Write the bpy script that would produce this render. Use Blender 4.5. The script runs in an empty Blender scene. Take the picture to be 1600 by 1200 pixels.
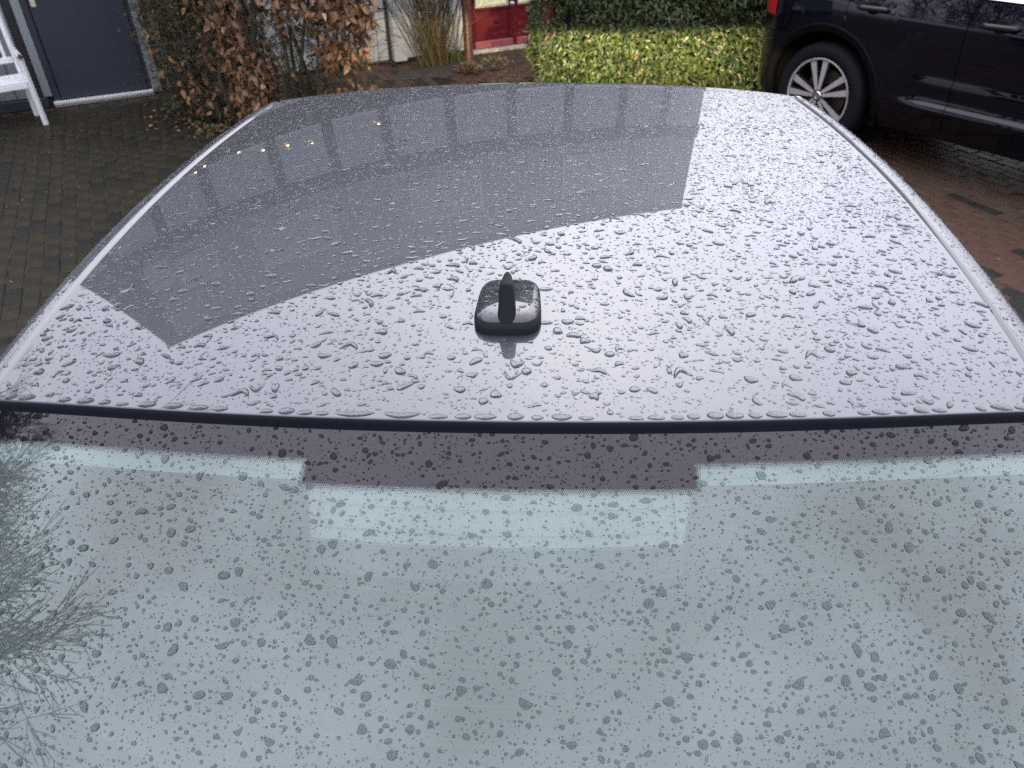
import bpy, bmesh, math, random
import numpy as np
from mathutils import Vector, Matrix

random.seed(7)
rng = np.random.default_rng(11)
S = bpy.context.scene
COL = S.collection

# ------------------------------------------------------------------ camera, light, exposure
PITCH, YAW, ROLL = math.radians(35.44), math.radians(-3.65), math.radians(-1.62)
CAM = Vector((0.0511, -0.5906, 0.4272))
FPX = 1202.0
_f = Vector((math.sin(YAW) * math.cos(PITCH), math.cos(YAW) * math.cos(PITCH), -math.sin(PITCH)))
_r = Vector((math.cos(YAW), -math.sin(YAW), 0.0))
_u = _r.cross(_f)
CR = math.cos(ROLL) * _r + math.sin(ROLL) * _u
CU = -math.sin(ROLL) * _r + math.cos(ROLL) * _u
CF = _f
cd = bpy.data.cameras.new('camera')
cd.sensor_width = 36.0
cd.lens = 36.0 * FPX / 1600.0
cd.clip_start = 0.02
cd.clip_end = 500.0
cd.dof.use_dof = True
cd.dof.focus_distance = 0.88
cd.dof.aperture_fstop = 11.0
cam = bpy.data.objects.new('camera', cd)
COL.objects.link(cam)
_m = Matrix((CR, CU, -CF)).transposed().to_4x4()
_m.translation = CAM
cam.matrix_world = _m
S.camera = cam

SUN_EL, SUN_AZ = math.radians(43), math.radians(4)   # the veiled sun stands ahead of the car
w = bpy.data.worlds.new('World')
S.world = w
w.use_nodes = True
nt = w.node_tree
nt.nodes.clear()
N = nt.nodes.new
L = nt.links.new
out = N('ShaderNodeOutputWorld')
bg = N('ShaderNodeBackground')
sky = N('ShaderNodeTexSky')
sky.sky_type = 'NISHITA'
sky.sun_disc = False
sky.sun_elevation = SUN_EL
sky.sun_rotation = SUN_AZ
sky.dust_density = 4.0
sky.air_density = 1.0
hs = N('ShaderNodeHueSaturation')
hs.inputs['Saturation'].default_value = 0.30
mx = N('ShaderNodeMix'); mx.data_type = 'RGBA'; mx.blend_type = 'MIX'
mx.inputs[0].default_value = 0.85
mx.inputs[7].default_value = (9.0, 9.15, 11.0, 1)      # the even cloud deck
tc = N('ShaderNodeTexCoord')
no = N('ShaderNodeTexNoise'); no.inputs['Scale'].default_value = 1.7; no.inputs['Detail'].default_value = 4
mr = N('ShaderNodeMapRange')
mr.inputs[1].default_value = 0.3; mr.inputs[2].default_value = 0.7
mr.inputs[3].default_value = 0.84; mr.inputs[4].default_value = 1.10
vm = N('ShaderNodeVectorMath'); vm.operation = 'SCALE'
L(sky.outputs[0], hs.inputs['Color']); L(hs.outputs[0], mx.inputs[6])
L(tc.outputs['Generated'], no.inputs['Vector']); L(no.outputs[0], mr.inputs[0])
# thin overcast: brightest round the veiled sun, dimmer towards the horizon
dt = N('ShaderNodeVectorMath'); dt.operation = 'DOT_PRODUCT'
dt.inputs[1].default_value = (math.sin(SUN_AZ) * math.cos(SUN_EL), math.cos(SUN_AZ) * math.cos(SUN_EL), math.sin(SUN_EL))
gl = N('ShaderNodeMapRange'); gl.interpolation_type = 'SMOOTHSTEP'
gl.inputs[1].default_value = 0.60; gl.inputs[2].default_value = 1.0; gl.inputs[3].default_value = 1.0; gl.inputs[4].default_value = 1.38
sx = N('ShaderNodeSeparateXYZ')
hz = N('ShaderNodeMapRange'); hz.interpolation_type = 'SMOOTHSTEP'
hz.inputs[1].default_value = -0.05; hz.inputs[2].default_value = 0.60; hz.inputs[3].default_value = 0.30; hz.inputs[4].default_value = 1.0
m1 = N('ShaderNodeMath'); m1.operation = 'MULTIPLY'; m2 = N('ShaderNodeMath'); m2.operation = 'MULTIPLY'
L(tc.outputs['Generated'], dt.inputs[0]); L(dt.outputs['Value'], gl.inputs[0])
L(tc.outputs['Generated'], sx.inputs[0]); L(sx.outputs['Z'], hz.inputs[0])
L(gl.outputs[0], m1.inputs[0]); L(hz.outputs[0], m1.inputs[1])
L(m1.outputs[0], m2.inputs[0]); L(mr.outputs[0], m2.inputs[1])
L(mx.outputs[2], vm.inputs[0]); L(m2.outputs[0], vm.inputs['Scale'])
L(vm.outputs[0], bg.inputs['Color'])
bg.inputs['Strength'].default_value = 0.13
L(bg.outputs[0], out.inputs['Surface'])

sd = bpy.data.lights.new('sun', 'SUN')
sd.energy = 0.5
sd.angle = math.radians(140)
sd.color = (1.0, 0.97, 0.93)
sun = bpy.data.objects.new('sun', sd)
COL.objects.link(sun)
_d = Vector((math.sin(SUN_AZ) * math.cos(SUN_EL), math.cos(SUN_AZ) * math.cos(SUN_EL), math.sin(SUN_EL)))
sun.rotation_euler = _d.to_track_quat('Z', 'Y').to_euler()

vs = S.view_settings
vs.view_transform = 'Standard'
vs.look = 'None'
vs.exposure = 1.1
vs.gamma = 1.0
vs.use_curve_mapping = False
S.cycles.use_denoising = False
S.cycles.max_bounces = 12
S.cycles.transparent_max_bounces = 16
S.cycles.transmission_bounces = 10
S.cycles.glossy_bounces = 5
S.cycles.diffuse_bounces = 3
S.cycles.sample_clamp_indirect = 8.0

G = -1.42                     # ground level; z = 0 is the crest of the car roof

# ------------------------------------------------------------------ materials
def mat(name, base, rough=0.6, metal=0.0, spec=0.5, noise=None, coat=0.0, coat_ior=1.5, bump=None, trans=0.0, ior=1.5, alpha=None, stripes=None):
    m = bpy.data.materials.new(name)
    m.use_nodes = True
    t = m.node_tree
    p = t.nodes['Principled BSDF']
    p.inputs['Base Color'].default_value = (*base, 1)
    p.inputs['Roughness'].default_value = rough
    p.inputs['Metallic'].default_value = metal
    p.inputs['Specular IOR Level'].default_value = spec
    p.inputs['IOR'].default_value = ior
    p.inputs['Coat Weight'].default_value = coat
    p.inputs['Coat IOR'].default_value = coat_ior
    p.inputs['Coat Roughness'].default_value = 0.012
    p.inputs['Transmission Weight'].default_value = trans
    co = t.nodes.new('ShaderNodeTexCoord')
    if noise:                  # (scale, second colour, contrast low, high)
        sc, c2, lo, hi = noise[:4]
        n = t.nodes.new('ShaderNodeTexNoise'); n.inputs['Scale'].default_value = sc; n.inputs['Detail'].default_value = 6
        n.inputs['Roughness'].default_value = 0.65
        r = t.nodes.new('ShaderNodeMapRange'); r.inputs[1].default_value = lo; r.inputs[2].default_value = hi
        x = t.nodes.new('ShaderNodeMix'); x.data_type = 'RGBA'
        x.inputs[6].default_value = (*base, 1); x.inputs[7].default_value = (*c2, 1)
        t.links.new(co.outputs['Object'], n.inputs['Vector'])
        t.links.new(n.outputs[0], r.inputs[0]); t.links.new(r.outputs[0], x.inputs[0])
        t.links.new(x.outputs[2], p.inputs['Base Color'])
        if len(noise) > 4:     # stretch
            mp = t.nodes.new('ShaderNodeMapping'); mp.inputs['Scale'].default_value = noise[4]
            t.links.new(co.outputs['Object'], mp.inputs[0]); t.links.new(mp.outputs[0], n.inputs['Vector'])
    if bump:                   # (scale, strength, distance)
        n = t.nodes.new('ShaderNodeTexNoise'); n.inputs['Scale'].default_value = bump[0]; n.inputs['Detail'].default_value = 5
        b = t.nodes.new('ShaderNodeBump'); b.inputs['Strength'].default_value = bump[1]; b.inputs['Distance'].default_value = bump[2]
        t.links.new(co.outputs['Object'], n.inputs['Vector']); t.links.new(n.outputs[0], b.inputs['Height'])
        t.links.new(b.outputs[0], p.inputs['Normal'])
    return m

def island_mat(name, c1, c2, rough=0.5, spec=0.4, sheen=0.0):
    """leaf material: each loose leaf takes its own tone between two colours"""
    m = bpy.data.materials.new(name); m.use_nodes = True
    t = m.node_tree; p = t.nodes['Principled BSDF']
    g = t.nodes.new('ShaderNodeNewGeometry')
    oi = t.nodes.new('ShaderNodeObjectInfo')
    ad = t.nodes.new('ShaderNodeMath'); ad.operation = 'ADD'
    fr = t.nodes.new('ShaderNodeMath'); fr.operation = 'FRACT'
    t.links.new(g.outputs['Random Per Island'], ad.inputs[0]); t.links.new(oi.outputs['Random'], ad.inputs[1])
    t.links.new(ad.outputs[0], fr.inputs[0])
    r = t.nodes.new('ShaderNodeValToRGB')
    r.color_ramp.elements[0].color = (*c1, 1); r.color_ramp.elements[1].color = (*c2, 1)
    t.links.new(fr.outputs[0], r.inputs[0]); t.links.new(r.outputs[0], p.inputs['Base Color'])
    p.inputs['Roughness'].default_value = rough; p.inputs['Specular IOR Level'].default_value = spec
    return m

def glass_sheet(name, tint, ior=1.52, two=True, film=0.0):
    """thin pane: mirror by Fresnel (both faces), tinted straight-through view"""
    m = bpy.data.materials.new(name); m.use_nodes = True
    t = m.node_tree; t.nodes.clear()
    o = t.nodes.new('ShaderNodeOutputMaterial')
    fr = t.nodes.new('ShaderNodeFresnel')
    ge = t.nodes.new('ShaderNodeNewGeometry')              # a pane mirrors alike from both sides
    bf = t.nodes.new('ShaderNodeMath'); bf.operation = 'MULTIPLY_ADD'; bf.inputs[1].default_value = -2.0; bf.inputs[2].default_value = 1.0
    pw = t.nodes.new('ShaderNodeMath'); pw.operation = 'POWER'; pw.inputs[0].default_value = ior
    t.links.new(ge.outputs['Backfacing'], bf.inputs[0]); t.links.new(bf.outputs[0], pw.inputs[1]); t.links.new(pw.outputs[0], fr.inputs[0])
    g = t.nodes.new('ShaderNodeBsdfGlossy'); g.inputs['Roughness'].default_value = 0.0
    g.inputs['Color'].default_value = (0.92, 1.0, 0.95, 1)
    tr = t.nodes.new('ShaderNodeBsdfTransparent'); tr.inputs[0].default_value = (*tint, 1)
    mx = t.nodes.new('ShaderNodeMixShader')
    if two:
        a = t.nodes.new('ShaderNodeMath'); a.operation = 'MULTIPLY'; a.inputs[1].default_value = 1.85
        a.use_clamp = True
        t.links.new(fr.outputs[0], a.inputs[0]); t.links.new(a.outputs[0], mx.inputs[0])
    else:
        t.links.new(fr.outputs[0], mx.inputs[0])
    if film:                   # breath of condensation on the inside face
        df = t.nodes.new('ShaderNodeBsdfDiffuse'); df.inputs[0].default_value = (0.57, 0.70, 0.66, 1)
        m2 = t.nodes.new('ShaderNodeMixShader')
        fc = t.nodes.new('ShaderNodeTexCoord'); fn = t.nodes.new('ShaderNodeTexNoise'); fn.inputs['Scale'].default_value = 5.0; fn.inputs['Detail'].default_value = 2.5
        fm = t.nodes.new('ShaderNodeMapRange'); fm.inputs[1].default_value = .33; fm.inputs[2].default_value = .68; fm.inputs[3].default_value = film * .55; fm.inputs[4].default_value = film * 1.5
        t.links.new(fc.outputs['Object'], fn.inputs[0]); t.links.new(fn.outputs[0], fm.inputs[0]); t.links.new(fm.outputs[0], m2.inputs[0])
        t.links.new(tr.outputs[0], m2.inputs[1]); t.links.new(df.outputs[0], m2.inputs[2])
        tr = m2
    t.links.new(tr.outputs[0], mx.inputs[1]); t.links.new(g.outputs[0], mx.inputs[2])
    t.links.new(mx.outputs[0], o.inputs[0])
    return m

def water_mat(name, col):
    m = bpy.data.materials.new(name); m.use_nodes = True
    t = m.node_tree; t.nodes.clear()
    o = t.nodes.new('ShaderNodeOutputMaterial')
    g = t.nodes.new('ShaderNodeBsdfGlass'); g.inputs['IOR'].default_value = 1.333; g.inputs['Roughness'].default_value = 0.0
    g.inputs['Color'].default_value = (*col, 1)
    t.links.new(g.outputs[0], o.inputs[0])
    return m

def emit_mat(name, col, s):
    m = bpy.data.materials.new(name); m.use_nodes = True
    t = m.node_tree; t.nodes.clear()
    o = t.nodes.new('ShaderNodeOutputMaterial'); e = t.nodes.new('ShaderNodeEmission')
    e.inputs[0].default_value = (*col, 1); e.inputs[1].default_value = s
    t.links.new(e.outputs[0], o.inputs[0])
    return m

M = {}
M['paint'] = mat('car_paint', (0.031, 0.0355, 0.041), 0.42, 0.3, 0.4, noise=(900, (0.038, 0.043, 0.050), 0.35, 0.65), coat=1.0, coat_ior=1.62)
M['black_gloss'] = mat('black_gloss_plastic', (0.012, 0.013, 0.018), 0.18)
M['black_rubber'] = mat('black_rubber', (0.006, 0.007, 0.012), 0.7, spec=0.15)
M['moulding'] = mat('roof_moulding_grey', (0.05, 0.05, 0.055), 0.25, coat=1.0, coat_ior=1.5)
M['antenna'] = mat('antenna_dark_gloss', (0.020, 0.021, 0.025), 0.25, spec=0.1, coat=1.0, coat_ior=1.62)
M['antenna_matt'] = mat('antenna_gasket', (0.013, 0.014, 0.017), 0.6, spec=0.12, bump=(400, 0.3, 0.0005))
M['glass_rear'] = glass_sheet('rear_window_glass', (0.50, 0.60, 0.59), film=0.09)
M['glass_dark'] = glass_sheet('privacy_glass', (0.10, 0.12, 0.13))
M['frit'] = mat('black_enamel_print', (0.008, 0.006, 0.009), 0.02, spec=0.5, ior=1.5)
M['heat'] = mat('copper_heating_line', (0.13, 0.036, 0.008), 0.6)
M['trim_light'] = mat('pale_headliner_trim', (0.28, 0.28, 0.28), 0.7, noise=(60, (0.24, 0.245, 0.245), 0.3, 0.7))
M['trim_grey'] = mat('grey_lens_panel', (0.25, 0.26, 0.26), 0.5)
M['interior'] = mat('grey_cabin_cloth', (0.10, 0.105, 0.11), 0.9, noise=(25, (0.075, 0.08, 0.085), 0.3, 0.7))
M['seat'] = mat('charcoal_seat_cloth', (0.045, 0.047, 0.05), 0.9)
M['drop_roof'] = water_mat('rain_water_on_paint', (0.97, 0.97, 0.98))
M['drop_glass'] = water_mat('rain_water_darkened_on_glass', (0.74, 0.78, 0.78))  # grey tint stands in for the pane's reflection lost under each drop
M['drop_print'] = water_mat('rain_water_darkened_over_print', (0.46, 0.45, 0.48))  # deeper tint: lost reflection over the print put into the water colour
M['tyre'] = mat('tyre_rubber', (0.009, 0.010, 0.012), 0.7, spec=0.12, bump=(90, 0.2, 0.004))
M['alloy'] = mat('machined_alloy', (0.54, 0.525, 0.50), 0.32, 0.45)
M['alloy_black'] = mat('black_wheel_paint', (0.012, 0.012, 0.013), 0.3)
M['disc'] = mat('brake_disc_rusty', (0.16, 0.13, 0.085), 0.5, 0.5, noise=(30, (0.09, 0.065, 0.04), 0.3, 0.7))
M['chrome'] = mat('chrome_trim', (0.85, 0.85, 0.87), 0.08, 1.0)
M['navy'] = mat('navy_car_paint', (0.0016, 0.0020, 0.0048), 0.35, 0.0, 0.0, noise=(3, (0.002, 0.0025, 0.006), 0.3, 0.7), coat=1.0, coat_ior=1.48)
M['cladding'] = mat('black_body_cladding', (0.004, 0.004, 0.005), 0.5, spec=0.12)
M['liner'] = mat('muddy_wheel_liner', (0.010, 0.008, 0.006), 0.9, spec=0.1, noise=(14, (0.026, 0.018, 0.010), 0.45, 0.75))
M['red_lens'] = mat('red_lens', (0.42, 0.008, 0.012), 0.15, coat=1.0)
M['head_lens'] = mat('clear_lens', (0.8, 0.82, 0.85), 0.1)
M['board_grey'] = mat('grey_green_boards', (0.235, 0.262, 0.262), 0.7, noise=(9, (0.19, 0.215, 0.21), 0.35, 0.7, (1, 1, 0.12)))
M['board_white'] = mat('white_weathered_boards', (0.50, 0.51, 0.49), 0.7, noise=(9, (0.38, 0.38, 0.355), 0.4, 0.75, (1, 1, 0.12)))
M['board_upper'] = mat('upper_grey_boards', (0.22, 0.235, 0.25), 0.7, noise=(7, (0.18, 0.19, 0.20), 0.35, 0.7, (1, 1, 0.12)))
M['wall_dark'] = mat('dark_wall_backing', (0.03, 0.03, 0.033), 0.9)
M['door_navy'] = mat('navy_grey_door_paint', (0.026, 0.031, 0.046), 0.5, noise=(5, (0.022, 0.026, 0.040), 0.3, 0.7))
M['door_frame_navy'] = mat('door_frame_navy', (0.022, 0.026, 0.038), 0.45)
M['sill_metal'] = mat('aluminium_sill', (0.70, 0.70, 0.68), 0.35, 0.3)
M['sill_stone'] = mat('pale_stone_sill', (0.42, 0.40, 0.33), 0.8, noise=(20, (0.30, 0.28, 0.22), 0.35, 0.7))
M['cream'] = mat('cream_plate', (0.55, 0.50, 0.36), 0.5)
M['red'] = mat('red_door_paint', (0.105, 0.005, 0.010), 0.38, noise=(6, (0.080, 0.004, 0.008), 0.3, 0.7))
M['pink'] = mat('faded_red_weather_rail', (0.28, 0.07, 0.095), 0.5, noise=(15, (0.22, 0.045, 0.06), 0.3, 0.7))
M['curtain'] = mat('cream_curtain', (0.72, 0.69, 0.50), 0.9)
M['curtain'].node_tree.nodes['Principled BSDF'].inputs['Emission Color'].default_value = (1.0, .9, .6, 1); M['curtain'].node_tree.nodes['Principled BSDF'].inputs['Emission Strength'].default_value = .22   # emission in the cloth stands in for a lit room behind
M['pane'] = glass_sheet('house_pane', (0.93, 0.95, 0.93), two=False)
M['pane_house'] = mat('house_window_pane', (0.155, 0.17, 0.19), 0.05, coat=1.0)
M['pane_dark'] = mat('window_pane', (0.05, 0.06, 0.07), 0.05, coat=1.0)
M['brown_post'] = mat('dark_brown_timber', (0.030, 0.022, 0.019), 0.6, spec=0.2)
M['roof_tile'] = mat('dark_roofing', (0.04, 0.04, 0.045), 0.8)
M['white_paint'] = mat('white_bench_paint', (0.78, 0.78, 0.77), 0.45, noise=(12, (0.55, 0.54, 0.52), 0.62, 0.8))
M['old_wood'] = mat('worn_brown_wood', (0.10, 0.065, 0.045), 0.7)
M['pav_moss'] = mat('mossy_wet_brick', (0.021, 0.0190, 0.0120), 0.5, spec=0.14, noise=(7, (0.038, 0.034, 0.022), 0.35, 0.72), bump=(60, 0.35, 0.004))
M['pav_dark'] = mat('dark_wet_brick', (0.016, 0.0155, 0.0135), 0.5, spec=0.14, noise=(11, (0.028, 0.025, 0.020), 0.35, 0.7), bump=(70, 0.3, 0.004))
M['pav_red'] = mat('red_wet_brick', (0.080, 0.046, 0.032), 0.5, spec=0.16, noise=(10, (0.062, 0.033, 0.023), 0.38, 0.7), bump=(60, 0.35, 0.004))
M['pav_brown'] = mat('brown_wet_brick', (0.082, 0.050, 0.031), 0.5, spec=0.16, noise=(9, (0.050, 0.033, 0.022), 0.35, 0.7), bump=(60, 0.35, 0.004))
M['joint'] = mat('sandy_joint', (0.070, 0.057, 0.041), 0.9, spec=0.1, noise=(4, (0.020, 0.020, 0.012), 0.35, 0.65))
M['ground'] = mat('brick_ground', (0.05, 0.035, 0.025), 0.55, spec=0.12, bump=(60, .3, .004))
_t = M['ground'].node_tree; _b = _t.nodes.new('ShaderNodeTexBrick'); _c = _t.nodes.new('ShaderNodeTexCoord'); _mp = _t.nodes.new('ShaderNodeMapping')
_mp.inputs['Rotation'].default_value = (0, 0, math.radians(62.4)); _b.inputs['Scale'].default_value = 1.0
_b.inputs['Brick Width'].default_value = .175; _b.inputs['Row Height'].default_value = .085; _b.inputs['Mortar Size'].default_value = .004
_b.inputs['Color1'].default_value = (.085, .045, .030, 1); _b.inputs['Color2'].default_value = (.045, .034, .025, 1); _b.inputs['Mortar'].default_value = (.060, .050, .036, 1)
_t.links.new(_c.outputs['Object'], _mp.inputs[0]); _t.links.new(_mp.outputs[0], _b.inputs['Vector']); _t.links.new(_b.outputs['Color'], _t.nodes['Principled BSDF'].inputs['Base Color'])
M['soil'] = mat('wet_soil', (0.034, 0.024, 0.017), 0.9, noise=(25, (0.060, 0.043, 0.030), 0.35, 0.7), bump=(60, 1.0, 0.02))
M['bark_copper'] = mat('copper_cherry_bark', (0.13, 0.055, 0.032), 0.35, spec=0.6, noise=(14, (0.055, 0.026, 0.018), 0.42, 0.62, (1, 1, 0.9)), bump=(40, 0.5, 0.006))
M['bark_dark'] = mat('dark_bark', (0.030, 0.026, 0.018), 0.9, noise=(20, (0.05, 0.045, 0.03), 0.3, 0.7))
M['bark_moss'] = mat('mossy_bark', (0.040, 0.042, 0.020), 0.9, noise=(20, (0.06, 0.05, 0.035), 0.3, 0.7))
M['twig'] = island_mat('hedge_twigs', (0.036, 0.032, 0.017), (0.115, 0.098, 0.056), 0.8, 0.2)
M['cane'] = island_mat('dry_canes', (0.045, 0.036, 0.018), (0.20, 0.15, 0.075), 0.7, 0.2)
M['beech'] = island_mat('dry_beech_leaves', (0.14, 0.066, 0.032), (0.42, 0.24, 0.125), 0.55, 0.3)
M['ivy'] = island_mat('dull_moss_leaves', (0.038, 0.046, 0.019), (0.13, 0.135, 0.062), 0.6, 0.3)
M['privet'] = island_mat('hedge_leaves', (0.017, 0.042, 0.013), (0.085, 0.105, 0.024), 0.36, 0.4)
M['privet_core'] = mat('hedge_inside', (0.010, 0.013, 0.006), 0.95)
M['weed'] = island_mat('bright_weeds', (0.05, 0.10, 0.015), (0.12, 0.20, 0.03), 0.5, 0.3)
M['litter'] = island_mat('leaf_litter', (0.05, 0.035, 0.02), (0.22, 0.17, 0.11), 0.6, 0.3)
M['bulb'] = emit_mat('warm_bulb', (1.0, 0.60, 0.26), 16.0)
M['lamp_lit'] = emit_mat('headlamp_lit', (1.0, 0.82, 0.55), 30.0)

# ------------------------------------------------------------------ object helpers
def tag(o, label=None, cat=None, group=None, kind=None):
    if label: o['label'] = label
    if cat: o['category'] = cat
    if group: o['group'] = group
    if kind: o['kind'] = kind
    return o

def link(name, me, m=None, parent=None, smooth=False):
    o = bpy.data.objects.new(name, me)
    COL.objects.link(o)
    if m is not None and not me.materials:
        me.materials.append(m)
    if parent is not None:
        o.parent = parent
    if smooth:
        me.polygons.foreach_set('use_smooth', np.ones(len(me.polygons), bool))
    return o

def mesh(name, V, F, m=None, parent=None, smooth=False):
    me = bpy.data.meshes.new(name)
    me.from_pydata([tuple(map(float, v)) for v in V], [], [tuple(int(i) for i in f) for f in F])
    me.update()
    return link(name, me, m, parent, smooth)

def empty(name, loc=(0, 0, 0), rot=0.0):
    o = bpy.data.objects.new(name, None)
    o.location = loc; o.rotation_euler = (0, 0, rot)
    o.empty_display_size = 0.1
    COL.objects.link(o)
    return o

class MB:
    """gathers vertices and faces for one mesh"""
    def __init__(s): s.V = []; s.F = []
    def add(s, V, F):
        b = len(s.V)
        s.V += [tuple(map(float, v)) for v in V]
        s.F += [tuple(int(i) + b for i in f) for f in F]
        return s
    def box(s, lo, hi, bev=0.0, M4=None):
        bm = bmesh.new()
        bmesh.ops.create_cube(bm, size=1.0)
        for v in bm.verts:
            v.co = Vector([lo[i] + (v.co[i] + .5) * (hi[i] - lo[i]) for i in range(3)])
        if bev > 0:
            bmesh.ops.bevel(bm, geom=bm.edges[:], offset=bev, segments=1, affect='EDGES', profile=0.5)
        bm.verts.index_update()
        V = [(M4 @ v.co) if M4 else v.co for v in bm.verts]
        s.add(V, [[v.index for v in f.verts] for f in bm.faces])
        bm.free()
        return s
    def tube(s, P, R, n=6, cap=True):
        P = [Vector(p) for p in P]
        if not hasattr(R, '__len__'): R = [R] * len(P)
        V = []; F = []
        ref = Vector((0.3, 0.2, 1)) if abs((P[-1] - P[0]).normalized().z) < .9 else Vector((1, .1, 0))
        for i, p in enumerate(P):
            t = (P[min(i + 1, len(P) - 1)] - P[max(i - 1, 0)]).normalized()
            a = t.cross(ref).normalized(); b = t.cross(a)
            for k in range(n):
                q = 2 * math.pi * k / n
                V.append(p + (a * math.cos(q) + b * math.sin(q)) * R[i])
        for i in range(len(P) - 1):
            for k in range(n):
                F.append((i * n + k, i * n + (k + 1) % n, (i + 1) * n + (k + 1) % n, (i + 1) * n + k))
        if cap:
            F.append(tuple(range(n - 1, -1, -1))); F.append(tuple((len(P) - 1) * n + k for k in range(n)))
        return s.add(V, F)
    def lathe(s, prof, n=32, axis='x', c=(0, 0, 0)):
        """prof: (along axis, radius)"""
        V = []; F = []
        for (a, r) in prof:
            for k in range(n):
                q = 2 * math.pi * k / n
                p = (a, r * math.cos(q), r * math.sin(q)) if axis == 'x' else ((r * math.cos(q), a, r * math.sin(q)) if axis == 'y' else (r * math.cos(q), r * math.sin(q), a))
                V.append((p[0] + c[0], p[1] + c[1], p[2] + c[2]))
        for i in range(len(prof) - 1):
            for k in range(n):
                F.append((i * n + k, i * n + (k + 1) % n, (i + 1) * n + (k + 1) % n, (i + 1) * n + k))
        return s.add(V, F)
    def grid(s, fn, U, W):
        V = [fn(u, v) for v in W for u in U]
        nu = len(U)
        F = [(j * nu + i, j * nu + i + 1, (j + 1) * nu + i + 1, (j + 1) * nu + i) for j in range(len(W) - 1) for i in range(nu - 1)]
        return s.add(V, F)
    def build(s, name, m=None, parent=None, smooth=False):
        return mesh(name, s.V, s.F, m, parent, smooth)

def fast_mesh(name, V, T, m, parent=None, smooth=False, quads=False):
    """V (n,3), T (k,3) or (k,4) numpy"""
    me = bpy.data.meshes.new(name)
    k = T.shape[1]
    me.vertices.add(len(V)); me.vertices.foreach_set('co', np.ascontiguousarray(V, np.float32).ravel())
    me.loops.add(T.size); me.loops.foreach_set('vertex_index', np.ascontiguousarray(T, np.int32).ravel())
    me.polygons.add(len(T))
    me.polygons.foreach_set('loop_start', np.arange(0, T.size, k, dtype=np.int32))
    me.polygons.foreach_set('loop_total', np.full(len(T), k, np.int32))
    me.update(calc_edges=True); me.validate()
    return link(name, me, m, parent, smooth)

def shade_auto(o, deg=35):
    me = o.data
    me.polygons.foreach_set('use_smooth', np.ones(len(me.polygons), bool))
    bm = bmesh.new(); bm.from_mesh(me)
    for e in bm.edges:
        if len(e.link_faces) == 2 and e.calc_face_angle(0) > math.radians(deg):
            e.smooth = False
    bm.to_mesh(me); bm.free()
    return o

def lin(a, b, n): return [a + (b - a) * i / (n - 1) for i in range(n)]

def project(p):
    d = Vector(p) - CAM
    z = d.dot(CF)
    return 800 + FPX * d.dot(CR) / z, 600 - FPX * d.dot(CU) / z, z

# ------------------------------------------------------------------ ground and paving
HU = Vector((0.886, 0.464, 0.0)).normalized()     # along the house front
HN = Vector((HU.y, -HU.x, 0.0))                   # out of the house front, towards the car
HP = Vector((-4.4, 6.14, 0.0))                    # left edge of the grey door, on the wall line

gr = mesh('ground', [(-90, -90, G - .0055), (90, -90, G - .0055), (90, 90, G - .0055), (-90, 90, G - .0055)], [(0, 1, 2, 3)], M['ground'])
tag(gr, kind='structure')
pave = empty('pavement', (0, 0, G)); tag(pave, kind='structure')

ROOF_PX = [(-400, 900), (0, 540), (98, 432), (187, 340), (310, 215), (400, 168), (470, 150), (607, 138), (850, 129), (1089, 135), (1250, 150), (1314, 178), (1394, 244), (1479, 340), (1540, 411), (1600, 482), (2000, 960)]
def above_roof(px, py):
    for (x0, y0), (x1, y1) in zip(ROOF_PX, ROOF_PX[1:]):
        if x0 <= px <= x1:
            return py < y0 + (y1 - y0) * (px - x0) / (x1 - x0) + 6
    return False

BW, BL, BH = 0.085, 0.175, 0.05
def brick_mesh(name, m, sx, sy):
    mb = MB()
    c = .005
    V = []
    for (z, k) in ((-BH, 0), (-c, 0), (0, c)):
        V += [(-sx / 2 + k, -sy / 2 + k, z), (sx / 2 - k, -sy / 2 + k, z), (sx / 2 - k, sy / 2 - k, z), (-sx / 2 + k, sy / 2 - k, z)]
    F = [(8, 9, 10, 11)]
    for j in (0, 1):
        for i in range(4):
            F.append((j * 4 + i, j * 4 + (i + 1) % 4, j * 4 + 4 + (i + 1) % 4, j * 4 + 4 + i))
    me = bpy.data.meshes.new(name); me.from_pydata(V, [], F); me.update(); me.materials.append(m)
    return me, np.array(V), F

brick_kinds = {k: brick_mesh('brick', M[k], BW - .0033, BL - .0033) for k in ('pav_moss', 'pav_dark', 'pav_red', 'pav_brown')}
ang = math.atan2(HU.y, HU.x)
bricks = []
for i in range(-75, 76):
    for j in range(-45, 46):
        a = i * BW; b = (j + (0.5 if i % 2 else 0.0)) * BL
        p = Vector((0.3, 3.8, 0)) + HU * a + HN * b
        if not (-7.5 < p.x < 6.5 and -1.5 < p.y < 10): continue
        if (p - HP).dot(HN) < 0.06: continue
        if p.x > -1.15 + .25 * math.sin(p.y * 3) or p.y > 6.3 + .5 * (p.x + 2):
            r = random.random()
            k = 'pav_red' if r < .52 else ('pav_brown' if r < .93 else 'pav_dark')
            if p.x < -1.2 and p.y < 6.9 and random.random() < (1.0 if p.x < -2.2 else .6): k = 'pav_moss'
        else:
            k = 'pav_moss' if random.random() < .80 else 'pav_dark'
        q = Vector((p.x, p.y, G + random.gauss(0, .0012)))
        px, py, z = project(q)
        vis = z > 0 and -30 < px < 1630 and -30 < py < 640 and above_roof(px, py)
        bricks.append((0 if vis else 1, z, q, k, (random.gauss(0, .012), random.gauss(0, .012), random.gauss(0, .02))))
bricks.sort(key=lambda t: (t[0], t[1]))
rest = {k: ([], []) for k in brick_kinds}
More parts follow.
